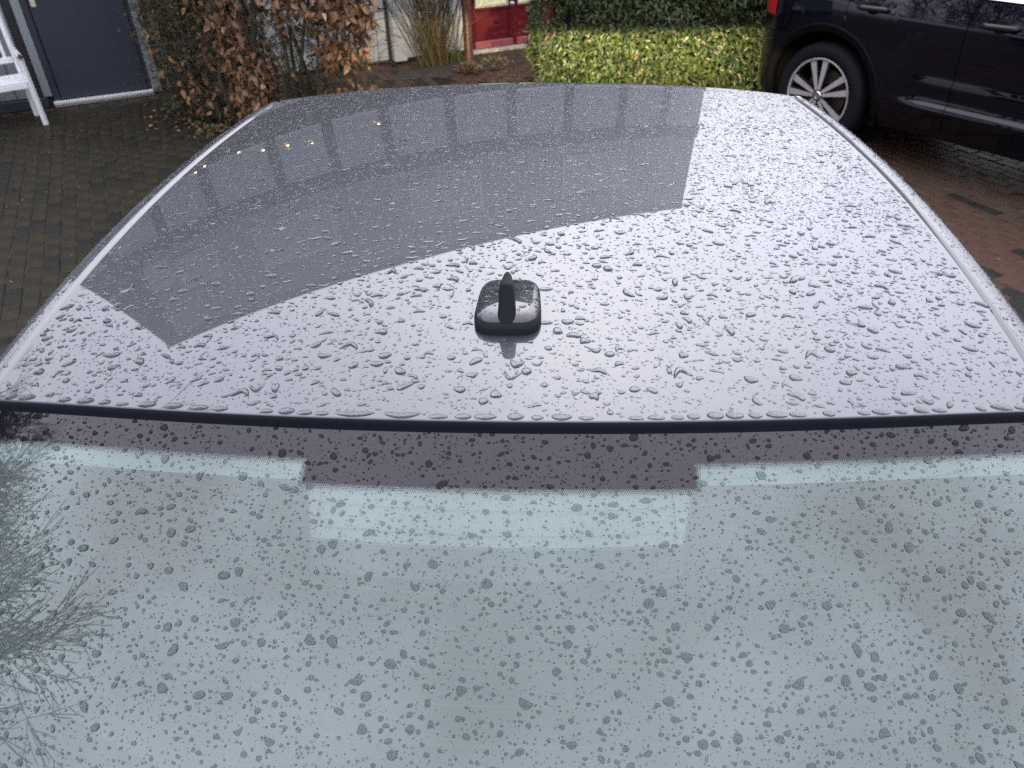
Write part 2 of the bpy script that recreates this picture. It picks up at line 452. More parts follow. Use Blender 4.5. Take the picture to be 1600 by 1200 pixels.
for n_, (v_, z_, q, k, tilt) in enumerate(bricks):
    R3 = Matrix.Rotation(ang + tilt[2], 4, 'Z') @ Matrix.Rotation(tilt[0], 4, 'X') @ Matrix.Rotation(tilt[1], 4, 'Y')
    if v_ == 0 and n_ < 300:
        o = bpy.data.objects.new('brick', brick_kinds[k][0]); COL.objects.link(o); o.parent = pave
        o.location = (q.x, q.y, q.z - G); o.rotation_euler = R3.to_euler()
    else:
        A = np.array(R3.to_3x3()); V = brick_kinds[k][1] @ A.T + np.array([q.x, q.y, q.z - G])
        rest[k][0].append(V); rest[k][1].append(len(V))
allV = []; allF = []; allM = []; base = 0; mats = list(brick_kinds)
for mi, k in enumerate(mats):
    Fk = np.array(brick_kinds[k][2])
    for V in rest[k][0]:
        allV.append(V); allF.append(Fk + base); allM.append(np.full(len(Fk), mi)); base += len(V)
bo = fast_mesh('brick_paving', np.concatenate(allV), np.concatenate(allF), None, pave)
for k in mats: bo.data.materials.append(M[k])
bo.data.polygons.foreach_set('material_index', np.concatenate(allM).astype(np.int32))
tag(bo, kind='stuff')

# ------------------------------------------------------------------ house
house = empty('terraced_house', (HP.x, HP.y, G), math.atan2(HU.y, HU.x))
tag(house, 'grey and white boarded two storey house front with a navy door and a red door', 'house')
# local frame: x along the front, y into the house (front face at y = 0, outwards is -y), z up
def hbox(name, m, lo, hi, bev=0.0, parent=None):
    return MB().box(lo, hi, bev).build(name, m, parent or house)
_p = [(-1.3, 0), (7.4, 0), (7.4, 5.86), (-.52, 5.86), (-1.3, 3.3)]
MB().add([(x, .02, z) for x, z in _p] + [(x, 5.5, z) for x, z in _p], [(0, 1, 2, 3, 4), (9, 8, 7, 6, 5)] + [(i, i + 5, (i + 1) % 5 + 5, (i + 1) % 5) for i in range(5)]).build('wall', M['wall_dark'], house)
MB().add([(x, y, z) for y in (-.03, .018) for x, z in ((-1.3, 2.16), (-1.18, 2.16), (-1.18, 3.3), (-.42, 5.85), (-.52, 5.85), (-1.3, 3.3))], [(0, 1, 2, 3, 4, 5), (11, 10, 9, 8, 7, 6)] + [(i, i + 6, (i + 1) % 6 + 6, (i + 1) % 6) for i in range(6)]).build('verge_board', M['brown_post'], house)
hbox('roof', M['roof_tile'], (-.52, .0, 5.865), (7.40, 5.55, 6.0))
hbox('annex_wall', M['wall_dark'], (-4.5, .02, 0), (-1.303, 4.0, 2.55))
hbox('annex_roof', M['roof_tile'], (-4.55, -.05, 2.553), (-1.303, 4.05, 2.66))
hbox('plinth', M['door_frame_navy'], (-4.5, -.035, 0.0), (.02, .018, .085), .004)
DO0, DO1 = 0.03, 0.88            # navy door opening
RD0, RD1 = 4.02, 5.30            # red door opening
bm_cache = {}
def board(s0, s1, z0, z1, m, proud=0.0):
    key = (round(s1 - s0, 3), round(z1 - z0, 3), m)
    if key not in bm_cache:
        mb = MB().box((0, -.022, 0), (s1 - s0, 0, z1 - z0), .004)
        o = mb.build('board', M[m], house); bm_cache[key] = o.data
    else:
        o = bpy.data.objects.new('board', bm_cache[key]); COL.objects.link(o); o.parent = house
    o.location = (s0, .018 - proud, z0)
    return o
BWID = .135
s = -4.45
while s < -.78:
    board(s, s + BWID - .006, .09, 2.155 if s > -1.5 else 2.5, 'board_grey', random.choice((0, .002, .004))); s += BWID
s = -.745
while s < 7.25:
    e = s + BWID - .006
    if e < DO0 - .03 or (s > DO1 + .09 and s < 3.14 and e < 3.14) or (s >= 3.14 and e < RD0) or s > RD1:
        m_ = 'board_grey' if s < 1.2 else 'board_white'
        board(s, e, .09 if s < 1 else .03, 2.155, m_, random.choice((0, .002, .004)))
    elif 3.0 < s < 3.14 or (s < 3.14 <= e):
        board(s, 3.132, .03, 2.155, 'board_white')
    if s > -.4: board(s, e, 4.28, 5.85, 'board_upper', random.choice((0, .002, .004)))
    s += BWID
hbox('corner_gap', M['wall_dark'], (3.1345, -.002, 0), (3.166, .02, 2.155))
hbox('post', M['board_white'], (3.17, -.09, .02), (3.30, .017, 2.155), .006)
hbox('jamb', M['board_grey'], (DO1 - .004, -.03, .02), (DO1 + .075, .018, 2.155), .004)
hbox('jamb', M['board_grey'], (DO0 - .03, -.03, .09), (.066, .018, 2.155), .004)
hbox('band', M['brown_post'], (-.80, -.0335, 3.98), (7.4, .018, 4.275), .005)
hbox('string_course', M['brown_post'], (-1.17, -.04, 2.16), (7.4, .018, 2.95), .006)
# first floor ribbon windows between dark posts
edges = [-1.17, -.75, -.03, .63, 1.46, 2.13, 2.80, 3.6, 4.4, 5.2, 6.0, 6.7, 7.4]
for a, b in zip(edges, edges[1:]):
    wn = hbox('window', M['brown_post'], (a + .002, -.005, 2.953), (a + .13, .018, 3.977), .004)
    hbox('pane', M['pane_house'], (a + .132, .004, 2.99), (b, .016, 3.93), 0, wn)
    hbox('frame', M['board_white'], (a + .132, -.012, 3.932), (b, .016, 3.972), .003, wn)
    hbox('frame', M['board_white'], (a + .132, -.012, 2.953), (b, .016, 2.988), .003, wn)
for a, b, z0, z1 in ((-.36, -.06, 4.38, 4.9), (.02, .52, 4.5, 5.12), (1.0, 2.0, 4.5, 5.3), (3.0, 4.0, 4.5, 5.3), (5.2, 6.2, 4.5, 5.3)):
    wn = hbox('window', M['board_white'], (a, -.03, z0), (b, -.006, z1), .004)
    hbox('pane', M['pane_house'], (a + .04, -.036, z0 + .04), (b - .04, -.031, z1 - .04), 0, wn)
# navy door
dr = hbox('door', M['door_navy'], (.125, -.02, .05), (.845, .015, 2.09), .004)
hbox('door_frame', M['door_frame_navy'], (.069, -.028, .03), (.119, .016, 2.15), .004, dr)
hbox('door_frame', M['door_frame_navy'], (.851, -.028, .03), (DO1 - .008, .016, 2.15), .004, dr)
hbox('door_frame', M['door_frame_navy'], (.1195, -.028, 2.10), (.8505, .016, 2.15), .004, dr)
h = hbox('handle_plate', M['cream'], (.142, -.03, .79), (.180, -.0205, 1.02), .004, dr)
MB().tube([(.16, -.03, .95), (.16, -.075, .95), (.26, -.08, .95)], .009, 8).build('handle', M['cream'], dr)
hbox('hinge', M['door_frame_navy'], (.832, -.032, .14), (.848, -.0205, .25), .003, dr)
hbox('threshold', M['sill_metal'], (DO0 + .03, -.075, .022), (DO1, -.0285, .048), .003, dr)
hbox('threshold', M['sill_stone'], (DO0 + .03, -.06, .0), (DO1, .015, .021), .003, dr)
# red double door
rd = hbox('door', M['red'], (RD0 + .002, .001, .105), (RD1, .016, .42), 0)
for (a, b) in ((4.06, 4.50), (4.545, 5.0)):
    for z0 in (.107, .178, .249, .320):
        hbox('panel_board', M['red'], (a + .03, -.012, z0), (b - .03, -.001, z0 + .067), .003, rd)
    hbox('stile', M['red'], (a, -.022, .105), (a + .028, -.001, 2.1), .003, rd)
    hbox('stile', M['red'], (b - .028, -.022, .105), (b, -.001, 2.1), .003, rd)
    hbox('rail', M['red'], (a + .03, -.022, .392), (b - .03, -.001, .418), .003, rd)
    hbox('weather_rail', M['pink'], (a, -.05, .035), (b, -.001, .103), .006, rd)
    hbox('glazing_frame', M['cream'], (a + .031, -.017, .42), (b - .031, -.003, .440), .002, rd)
    hbox('glazing_frame', M['cream'], (a + .031, -.017, .442), (a + .045, -.003, 2.05), .002, rd)
    hbox('glazing_frame', M['cream'], (b - .045, -.017, .442), (b - .031, -.003, 2.05), .002, rd)
    hbox('pane', M['pane'], (a + .046, -.0125, .441), (b - .046, -.0095, 2.05), 0, rd)
    mb = MB(); xs = lin(a + .046, b - .046, 41)
    mb.grid(lambda u, v: (u, .004 + .006 * math.sin(u * 110), v), xs, [.44, 1.2, 2.05])
    mb.build('curtain', M['curtain'], rd, True)
hbox('mullion', M['red'], (4.503, -.026, .03), (4.542, -.001, 2.1), .004, rd)
MB().lathe([(-.045, 0.0), (-.045, .018), (-.04, .024), (-.03, .024), (-.026, .012)], 18, 'y', (4.50, .0, .43)).build('lock_rose', M['chrome'], rd, True)
hbox('door_sill', M['sill_stone'], (RD0 - .02, -.11, -.002), (RD1 + .02, .015, .032), .005, rd)
hbox('door_post', M['red'], (RD0, -.03, .035), (4.056, .0, 2.15), .004, rd)
# string of small warm lights along the first floor ledge (seen mirrored in the wet roof)
sl = empty('string_lights', (0, 0, 0)); tag(sl, 'string of small warm bulbs hung along the house front under the upper windows', 'string lights')
def hw(s_, y_, z_): 
    p = HP + HU * s_ - HN * y_; return (p.x, p.y, G + z_)
bs = [(.62, 2.95), (.74, 2.90), (1.15, 2.95), (1.42, 3.12), (1.70, 3.2), (1.98, 3.3), (2.77, 3.25)]
MB().tube([hw(s_, -.09, z_ + .02) for s_, z_ in [(.3, 3.1)] + bs + [(3.1, 3.3)]], .004, 5).build('cable', M['black_rubber'], sl)
for s_, z_ in bs:
    b = MB().lathe([(-.016, .001), (-.01, .010), (0, .0135), (.01, .010), (.016, .001)], 10, 'z').build('bulb', M['bulb'], sl, True)
    b.location = hw(s_, -.09, z_)

# ------------------------------------------------------------------ scatter helpers for leaves
def leaf_quads(P, D, Nn, ln, wd, fold=0.25, droop=0.15):
    """one folded leaf (6 verts, 4 tris) per point; P,D,Nn (n,3); ln,wd (n,)"""
    D = D / np.linalg.norm(D, axis=1, keepdims=True)
    Sd = np.cross(D, Nn); Sd /= np.linalg.norm(Sd, axis=1, keepdims=True) + 1e-9
    Nn = np.cross(Sd, D)
    ln = ln[:, None]; wd = wd[:, None]
    v0 = P; v5 = P + D * ln - Nn * ln * droop
    m1 = P + D * ln * .35; m2 = P + D * ln * .7 - Nn * ln * droop * .4
    a = m1 + Sd * wd * .5 + Nn * wd * fold; b = m1 - Sd * wd * .5 + Nn * wd * fold
    c_ = m2 + Sd * wd * .38 + Nn * wd * fold * .6; d = m2 - Sd * wd * .38 + Nn * wd * fold * .6
    V = np.stack([v0, a, b, c_, d, v5, m1, m2], 1)          # 8 verts
    T = np.array([[0, 1, 6], [0, 6, 2], [1, 3, 7], [1, 7, 6], [6, 7, 4], [6, 4, 2], [3, 5, 7], [7, 5, 4]])
    n = len(P)
    return V.reshape(-1, 3), (T[None] + (np.arange(n) * 8)[:, None, None]).reshape(-1, 3)

def twig_mesh(A, B, ra, rb):
    """three-sided tapered twigs from A to B"""
    D = B - A; D /= np.linalg.norm(D, axis=1, keepdims=True) + 1e-9
    ref = np.tile([.31, .22, .92], (len(A), 1)); ref[np.abs(D[:, 2]) > .9] = [1, .1, 0]
    X = np.cross(D, ref); X /= np.linalg.norm(X, axis=1, keepdims=True); Y = np.cross(D, X)
    vs_ = []
    for P, r in ((A, ra), (B, rb)):
        for k in range(3):
            q = 2 * math.pi * k / 3
            vs_.append(P + (X * math.cos(q) + Y * math.sin(q)) * r[:, None])
    V = np.stack(vs_, 1).reshape(-1, 3)
    T = []
    for k in range(3):
        k2 = (k + 1) % 3
        T += [[k, k2, 3 + k2], [k, 3 + k2, 3 + k]]
    T = np.array(T)
    return V, (T[None] + (np.arange(len(A)) * 6)[:, None, None]).reshape(-1, 3)

def unit(n):
    v = rng.normal(size=(n, 3)); return v / np.linalg.norm(v, axis=1, keepdims=True)

def single_leaves(name, P, D, Nn, ln, wd, m, parent, **kw):
    """each leaf an object, sharing one of a few meshes"""
    me_list = []
    for q in range(4):
        V, T = leaf_quads(np.zeros((1, 3)), np.array([[1., 0, 0]]), np.array([[0., 0, 1.]]), np.array([1.]), np.array([.5 + .06 * q]), fold=.15 + .12 * q, droop=.1 + .12 * q)
        me = bpy.data.meshes.new(name); me.from_pydata(V.tolist(), [], T.tolist()); me.update(); me.materials.append(m); me_list.append(me)
    for i in range(len(P)):
        o = bpy.data.objects.new(name, me_list[i % 4]); COL.objects.link(o); o.parent = parent
        d = Vector(D[i]).normalized(); n_ = Vector(Nn[i]); s_ = n_.cross(d).normalized(); n_ = d.cross(s_)
        Mx = Matrix((d, s_, n_)).transposed()
        o.rotation_euler = Mx.to_euler(); o.location = P[i]
        o.scale = (ln[i], wd[i] * 2, ln[i])

# ------------------------------------------------------------------ green hedge
HX0, HX1, HY0, HY1, HZ = -.10, 2.5, 6.2, 7.0, 1.75
gh = empty('green_hedge', ((HX0 + HX1) / 2, (HY0 + HY1) / 2, G))
tag(gh, 'clipped green leafy hedge between the red door and the dark blue car', 'hedge')
ox, oy = (HX0 + HX1) / 2, (HY0 + HY1) / 2
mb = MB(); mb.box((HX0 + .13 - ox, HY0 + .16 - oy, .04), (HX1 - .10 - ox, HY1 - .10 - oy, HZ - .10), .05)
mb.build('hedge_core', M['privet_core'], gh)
mb = MB()
for k in range(26):
    x = random.uniform(HX0 + .1, HX1 - .1) - ox; y = random.uniform(HY0 + .1, HY1 - .1) - oy
    mb.tube([(x, y, -.01), (x + random.gauss(0, .05), y + random.gauss(0, .04), .5), (x + random.gauss(0, .1), y + random.gauss(0, .1), 1.4)], [.014, .010, .005], 5)
mb.build('stem', M['bark_dark'], gh)
def hedge_points(n):
    # front face, left end, right end and top, in a loose shell
    face = rng.choice(4, n, p=[.66, .15, .09, .10])
    u = rng.random(n); v = rng.random(n); dep = np.abs(rng.normal(0, .045, n)) - .03
    P = np.zeros((n, 3)); Nn = np.zeros((n, 3))
    W = HX1 - HX0; D = HY1 - HY0
    bul = lambda z, t: .045 * np.sin(z * 4.1 + t * 7) + .04 * np.sin(t * 15 + z * 9.0) + .03 * np.sin(z * 17 + t * 31) + .025 * np.sin(z * 29 - t * 47)
    m_ = face == 0
    z = .08 + v * (HZ - .08)
    # the lower half stands a little proud of the upper half
    step = np.clip((z - .54) / .10, -1, 1) * .035
    P[m_] = np.stack([HX0 + u * W, HY0 + dep + bul(z, u) + step, z], 1)[m_]; Nn[m_] = (0, -1, .25)
    m_ = face == 1; P[m_] = np.stack([HX0 + dep + bul(z, v) + step * 1.5, HY0 + u * D, z], 1)[m_]; Nn[m_] = (-1, 0, .25)
    m_ = face == 2; P[m_] = np.stack([HX1 - dep, HY0 + u * D, z], 1)[m_]; Nn[m_] = (1, 0, .25)
    m_ = face == 3; P[m_] = np.stack([HX0 + u * W, HY0 + v * D, HZ - dep], 1)[m_]; Nn[m_] = (0, 0, 1)
    P[:, 0] -= ox; P[:, 1] -= oy
    return P, Nn
def hedge_dirs(n, Nn):
    D = rng.normal(size=(n, 3)) * np.array([.55, .45, .5]) + np.array([0, 0, -.35]) + Nn * .45
    N2 = Nn * .8 + rng.normal(size=(n, 3)) * .55 + np.array([0, 0, .5])
    return D, N2
n = 26000
P, Nn = hedge_points(n); D, N2 = hedge_dirs(n, Nn)
V, T = leaf_quads(P, D, N2, rng.uniform(.030, .058, n), rng.uniform(.010, .017, n))
tag(fast_mesh('leaves', V, T, M['privet'], gh), kind='stuff')
n = 900
P, Nn = hedge_points(n); D, N2 = hedge_dirs(n, Nn)
V, T = leaf_quads(P + [0, -.02, 0], D, N2, rng.uniform(.03, .055, n), rng.uniform(.012, .02, n))
tag(fast_mesh('faded_leaves', V, T, M['litter'], gh), kind='stuff')
n = 700
P, Nn = hedge_points(n); B = P + (rng.normal(0, .05, (n, 3)) + Nn * .035); P = P - Nn * .06
V, T = twig_mesh(P, B, np.full(n, .0022), np.full(n, .0009))
tag(fast_mesh('twigs', V, T, M['twig'], gh), kind='stuff')
n = 260
P, Nn = hedge_points(900); keep = (Nn[:, 1] < -.5) & (P[:, 2] < .85); P, Nn = P[keep][:n], Nn[keep][:n]; P[:, 1] -= .035
D, N2 = hedge_dirs(len(P), Nn)
single_leaves('leaf', P, D, N2, rng.uniform(.045, .068, len(P)), rng.uniform(.016, .022, len(P)), M['privet'], gh)

# ------------------------------------------------------------------ brown beech hedge
bh = empty('beech_hedge', (-2.5, 5.7, G))
tag(bh, 'straggly winter beech hedge with brown dead leaves growing beside the navy door', 'hedge')
PATH = np.array([[-3.22, 6.28], [-2.85, 5.72], [-2.3, 5.62], [-1.75, 5.62], [-1.42, 5.66]])
seg = np.concatenate([[0], np.cumsum(np.linalg.norm(np.diff(PATH, axis=0), axis=1))])
def along(t):
    q = t * seg[-1]
    return np.stack([np.interp(q, seg, PATH[:, 0]) + 2.5, np.interp(q, seg, PATH[:, 1]) - 5.7], -1)
mb = MB()
for k in range(44):
    t = random.random(); x, y = along(np.array(t)); x += random.gauss(0, .06); y += random.gauss(0, .08)
    h_ = random.uniform(1.7, 2.5); r_ = random.uniform(.007, .02)
    if k in (3, 9): t = .60; x, y = along(np.array(t)); r_ = .03
    pts = [(x, y, -.01)]
    for q in range(1, 6): pts.append((x + random.gauss(0, .03) * q, y + random.gauss(0, .025) * q, h_ * q / 5))
    mb.tube(pts, [r_ * (1 - .12 * q) for q in range(6)], 6)
mb.build('stem', M['bark_moss'], bh, True)
def twigs(n, tlo, thi, zlo, zhi, spread, ln, r):
    t = rng.uniform(tlo, thi, n); A = np.zeros((n, 3)); A[:, :2] = along(t) + rng.normal(0, spread, (n, 2)); A[:, 2] = rng.uniform(zlo, zhi, n)
    D = rng.normal(size=(n, 3)); D[:, 2] = D[:, 2] * .6 + .35; D /= np.linalg.norm(D, axis=1, keepdims=True)
    l_ = rng.uniform(*ln, n)
    Mid = A + D * l_[:, None] * .5; B = Mid + (D + rng.normal(0, .35, (n, 3))) * l_[:, None] * .5
    B[:, 2] = np.maximum(B[:, 2], .02)
    V1, T1 = twig_mesh(A, Mid, np.full(n, r), np.full(n, r * .75)); V2, T2 = twig_mesh(Mid, B, np.full(n, r * .75), np.full(n, r * .35))
    return np.concatenate([V1, V2]), np.concatenate([T1, T2 + len(V1)]), B
V1, T1, B1 = twigs(3600, 0, .52, .03, 1.8, .10, (.10, .32), .0030)
V2, T2, B2 = twigs(1500, .48, 1.02, .05, 1.8, .10, (.14, .42), .0034)
V = np.concatenate([V1, V2]); T = np.concatenate([T1, T2 + len(V1)])
tag(fast_mesh('twigs', V, T, M['twig'], bh), kind='stuff')
# dull green-brown small leaves, thick on the left half
n = 9500
t = np.where(rng.random(n) < .85, rng.uniform(-.02, .44, n), rng.uniform(.44, .85, n))
P = np.zeros((n, 3)); P[:, :2] = along(t) + rng.normal(0, .115, (n, 2)); P[:, 2] = rng.uniform(.02, 1.8, n) ** 1.0
clump = np.sin(P[:, 0] * 19 + P[:, 2] * 13) + np.sin(P[:, 2] * 23 - P[:, 0] * 9) > -.55
P = P[clump]; n = len(P)
V, T = leaf_quads(P, unit(n) + [0, 0, -.2], unit(n), rng.uniform(.016, .034, n), rng.uniform(.009, .018, n))
tag(fast_mesh('small_leaves', V, T, M['ivy'], bh), kind='stuff')
# brown beech leaves: clusters (centre t, z, spread, count)
CL = [(.56, .42, .10, 150), (.55, .15, .08, 120), (.50, .55, .10, 130), (.53, .80, .10, 120), (.48, .98, .12, 120), (.62, .30, .08, 70), (.40, .30, .11, 60), (.30, .28, .10, 50),
      (.06, .86, .07, 70), (.04, .62, .05, 30), (.02, .40, .05, 30), (.07, .20, .06, 30), (.22, .5, .15, 60), (.84, .98, .12, 110), (.97, .85, .10, 120), (1.02, .78, .06, 60), (.90, .80, .10, 80),
      (.98, .55, .09, 60), (.88, .52, .06, 50), (1.0, .16, .05, 40), (1.03, .13, .04, 30), (.93, .20, .06, 25), (.83, .18, .04, 20), (.5, 1.35, .2, 160), (.85, 1.4, .2, 160), (.2, 1.4, .2, 90), (.75, .9, .12, 60)]
PP = []
for t_, z_, sp, c_ in CL:
    c_ = int(c_ * 1.6)
    k = np.zeros((c_, 3)); k[:, :2] = along(np.clip(rng.normal(t_, sp * .35, c_), -.02, 1.06)) + rng.normal(0, sp * .8, (c_, 2)); k[:, 2] = np.abs(rng.normal(z_, sp, c_)) + .02
    PP.append(k)
PP = np.concatenate(PP); rng.shuffle(PP)
n = len(PP)
D = unit(n) * .7 + np.array([0, -.1, -.75]); Nn = unit(n) + np.array([.1, -.9, .3])
ln = rng.uniform(.045, .092, n); wd = rng.uniform(.026, .048, n)
front = np.argsort(PP[:, 1] + .6 * rng.random(n) + 5 * (PP[:, 2] > 1.0))
f_, b_ = front[:285], front[285:]
single_leaves('leaf', PP[f_], D[f_], Nn[f_], ln[f_], wd[f_], M['beech'], bh)
V, T = leaf_quads(PP[b_], D[b_], Nn[b_], ln[b_], wd[b_], fold=.3, droop=.25)
tag(fast_mesh('dead_leaves', V, T, M['beech'], bh), kind='stuff')

# ------------------------------------------------------------------ cane shrub, cherry trunk, low plants
sh = empty('cane_shrub', (-1.13, 7.44, G)); tag(sh, 'fan of dry straw coloured canes growing against the white boards', 'shrub')
mb = MB()
for k in range(120):
    a = random.gauss(-.02, .30); x0 = random.gauss(0, .07); y0 = random.gauss(0, .05)
    h_ = random.uniform(.35, 1.6); lean = a * .9 * h_
    q = random.gauss(0, .03)
    b_ = random.gauss(-.03, .08)
    mb.tube([(x0, y0, -.02), (x0 + lean * .3 + q, y0 + b_ * .3, h_ * .35), (x0 + lean * .65 - q, y0 + b_ * .7, h_ * .7), (x0 + lean, y0 + b_, h_)], [random.uniform(.003, .0065)] + [.0045, .0035, .0018], 4)
for k in range(260):
    x0 = random.gauss(0, .19); z0 = random.uniform(.1, 1.2)
    mb.tube([(x0, random.gauss(0, .06), z0), (x0 + random.gauss(0, .09), random.gauss(0, .09), z0 + random.uniform(.02, .2))], [.003, .0015], 3)
mb.build('canes', M['cane'], sh)
tr = empty('cherry_tree', (-.79, 7.35, G)); tag(tr, 'slim tree with shiny copper brown trunk standing before the red door', 'tree')
mb = MB()
P = [(0, 0, -.02), (.004, 0, .05), (.0, .005, .4), (-.012, .01, .9), (-.02, .015, 1.5), (-.03, .02, 2.1)]
mb.tube(P, [.054, .047, .041, .039, .036, .032], 16)
for z in np.arange(.06, 2.05, .035):
    z += random.uniform(-.01, .01); c0 = np.array([np.interp(z, [p[2] for p in P], [p[0] for p in P]), np.interp(z, [p[2] for p in P], [p[1] for p in P])])
    r = np.interp(z, [p[2] for p in P], [.054, .047, .041, .039, .036, .032]) + .0008
    a0 = random.uniform(0, 6.28); w_ = random.uniform(.5, 1.6)
    V = []; A = lin(a0, a0 + w_, 6)
    for a in A:
        for dz in (-.005, .005): V.append((c0[0] + r * math.cos(a), c0[1] + r * math.sin(a), z + dz))
    mb.add(V, [(2 * i, 2 * i + 2, 2 * i + 3, 2 * i + 1) for i in range(5)])
mb.build('trunk', M['bark_copper'], tr, True)

def grow(mb_list, p, d, ln, r, depth, up=.1, jit=.35, kids=3, taper=.72, fork=(.45, 1.0)):
    n_ = 4
    pts = [p]; q = Vector(p); v = Vector(d).normalized()
    for i in range(n_):
        v = (v + Vector((random.gauss(0, jit * .4), random.gauss(0, jit * .4), random.gauss(0, jit * .4) + up * .25))).normalized()
        q = q + v * ln / n_; pts.append(q.copy())
    rr = [r * (1 - .5 * i / n_) for i in range(n_ + 1)]
    mb_list.append((pts, rr, depth))
    if depth > 0:
        for k in range(kids):
            i = random.choice((1, 2, 3, 4)) if k else 4
            ax = Vector((random.gauss(0, 1), random.gauss(0, 1), random.gauss(0, 1))).normalized()
            nd = (v + ax * random.uniform(*fork)).normalized()
            grow(mb_list, pts[i], nd, ln * random.uniform(.6, .85), rr[i] * taper, depth - 1, up, jit, kids, taper, fork)
brs = []
for k in range(5):
    a = k * 1.26 + .3
    grow(brs, Vector((-.03, .02, 2.0)), Vector((math.cos(a), math.sin(a), 1.3)), .55, .016, 3, .15, .3, 3)
mb = MB()
for pts, rr, dp in brs: mb.tube(pts, [max(x, .0014) for x in rr], 5 if dp > 1 else 3, False)
mb.build('crown', M['bark_dark'], tr, True)
bed = MB()
V = [(-.95, 7.38, G + .035)]; 
for k in range(40):
    a = 2 * math.pi * k / 40; r = 1 + .12 * math.sin(3 * a) + .08 * math.sin(7 * a + 1)
    p = Vector((-.92, 7.33, 0)) + HU * (.68 * r * math.cos(a)) + HN * (.26 * r * math.sin(a)); V.append((p.x, p.y, G + .003))
bed.add(V, [(0, 1 + k, 1 + (k + 1) % 40) for k in range(40)])
tag(bed.build('soil_bed', M['soil'], None, True), kind='structure')
def tuft(name, loc, n, rad, hgt, m, label, cat, lw=(.02, .008), flat=.3):
    o = empty(name, loc); tag(o, label, cat)
    a = rng.uniform(0, 6.283, n); r = rad * np.sqrt(rng.random(n))
    P = np.stack([r * np.cos(a), r * np.sin(a), hgt * rng.random(n) * (1 - (r / rad) ** 2) + .004], 1)
    D = np.stack([np.cos(a), np.sin(a), rng.uniform(.1, 1.4, n)], 1) + rng.normal(0, .4, (n, 3))
    D[:, 2] = np.abs(D[:, 2])
    V, T = leaf_quads(P, D, unit(n) + [0, 0, 1.], rng.uniform(.6, 1.4, n) * lw[0], rng.uniform(.7, 1.3, n) * lw[1])
    tag(fast_mesh('leaves', V, T, m, o), kind='stuff')
    mb = MB()
    for k in range(10): mb.tube([(0, 0, -.01), (random.gauss(0, rad * .4), random.gauss(0, rad * .4), hgt * .9)], [.003, .0015], 3)
    mb.build('stalk', M['bark_dark'], o)
    return o
tuft('low_plant', (-.78, 7.20, G + .01), 420, .13, .07, M['litter'], 'flat cushion of withered plant at the foot of the copper trunk', 'plant', (.035, .012))
tuft('low_plant', (-.53, 7.42, G + .01), 260, .16, .06, M['litter'], 'thin withered plant between the copper trunk and the red door', 'plant', (.035, .012))
tuft('leafy_plant', (-.98, 7.58, G + .01), 120, .08, .14, M['weed'], 'small fresh green plant by the white boards behind the trunk', 'plant', (.05, .025))
tuft('weed', (-3.13, 5.98, G), 130, .10, .04, M['weed'], 'bright green weed between bricks by the foot of the beech hedge', 'weed', (.03, .012))
tuft('weed', (-2.62, 5.38, G), 90, .12, .04, M['ivy'], 'dull green weed growing under the near side of the beech hedge', 'weed', (.03, .012))
# leaf litter and grit on the bricks
n = 520
P = np.stack([rng.uniform(-5, 3.8, n), rng.uniform(1.0, 8.2, n), np.full(n, G + .006)], 1)
V, T = leaf_quads(P, unit(n) * [1, 1, .1], unit(n) * .25 + [0, 0, 1.], rng.uniform(.010, .03, n), rng.uniform(.006, .014, n))
ok = ((P[:, 0] - HP.x) * HN.x + (P[:, 1] - HP.y) * HN.y) > .1
T = T.reshape(n, 8, 3)[ok].reshape(-1, 3)
lt = fast_mesh('leaf_litter', V, T, M['litter']); tag(lt, 'small dead leaves and grit scattered over the wet bricks', 'leaf litter', kind='stuff')
n = 260
t = rng.random(n); q = along(t) + rng.normal(0, .16, (n, 2))
P = np.stack([q[:, 0] - 2.5, q[:, 1] + 5.7 - .1, np.full(n, G + .008)], 1)
V, T = leaf_quads(P, unit(n) * [1, 1, .15], unit(n) * .4 + [0, 0, 1.], rng.uniform(.03, .06, n), rng.uniform(.015, .03, n))
lt = fast_mesh('fallen_leaves', V, T, M['beech']); tag(lt, 'fallen brown leaves under the beech hedge', 'leaves', kind='stuff')

# ------------------------------------------------------------------ bare tree beside the car on the left (mirrored in glass and roof)
bt = empty('bare_tree', (-6.1, 1.3, G)); tag(bt, 'leafless many stemmed winter tree with fine twigs standing left of the grey car', 'tree')
brs = []; stems = MB()
for k in range(15):
    a = k * 2.4 + .2
    y0 = -1.5 + .215 * k; h0 = random.uniform(2.2, 3.8)
    p0 = Vector((random.gauss(0, .12), y0 * .12, -.05)); p1 = Vector((random.gauss(0, .2), y0, h0))
    stems.tube([p0, p0.lerp(p1, .4) + Vector((0, -.1 * y0, .1)), p0.lerp(p1, .75), p1], [.075, .055, .045, .034], 8)
    grow(brs, p1, Vector((.55 * math.cos(a), .6 * math.sin(a) + .15 * y0, 1.0)), 1.16, .032, 5, .06, .13, 4, .62, (.28, .75))
mb = MB()
for pts, rr, dp in brs:
    mb.tube(pts, [max(x, .0038) for x in rr], 6 if dp > 3 else 3, False)
mb.build('crown', M['bark_dark'], bt)
stems.build('trunk', M['bark_dark'], bt, True)

# ------------------------------------------------------------------ white bench

bn = empty('garden_bench', (-4.14, 5.62, G), math.atan2(-.63, -.77)); tag(bn, 'white painted wooden garden bench standing left of the navy door', 'bench')
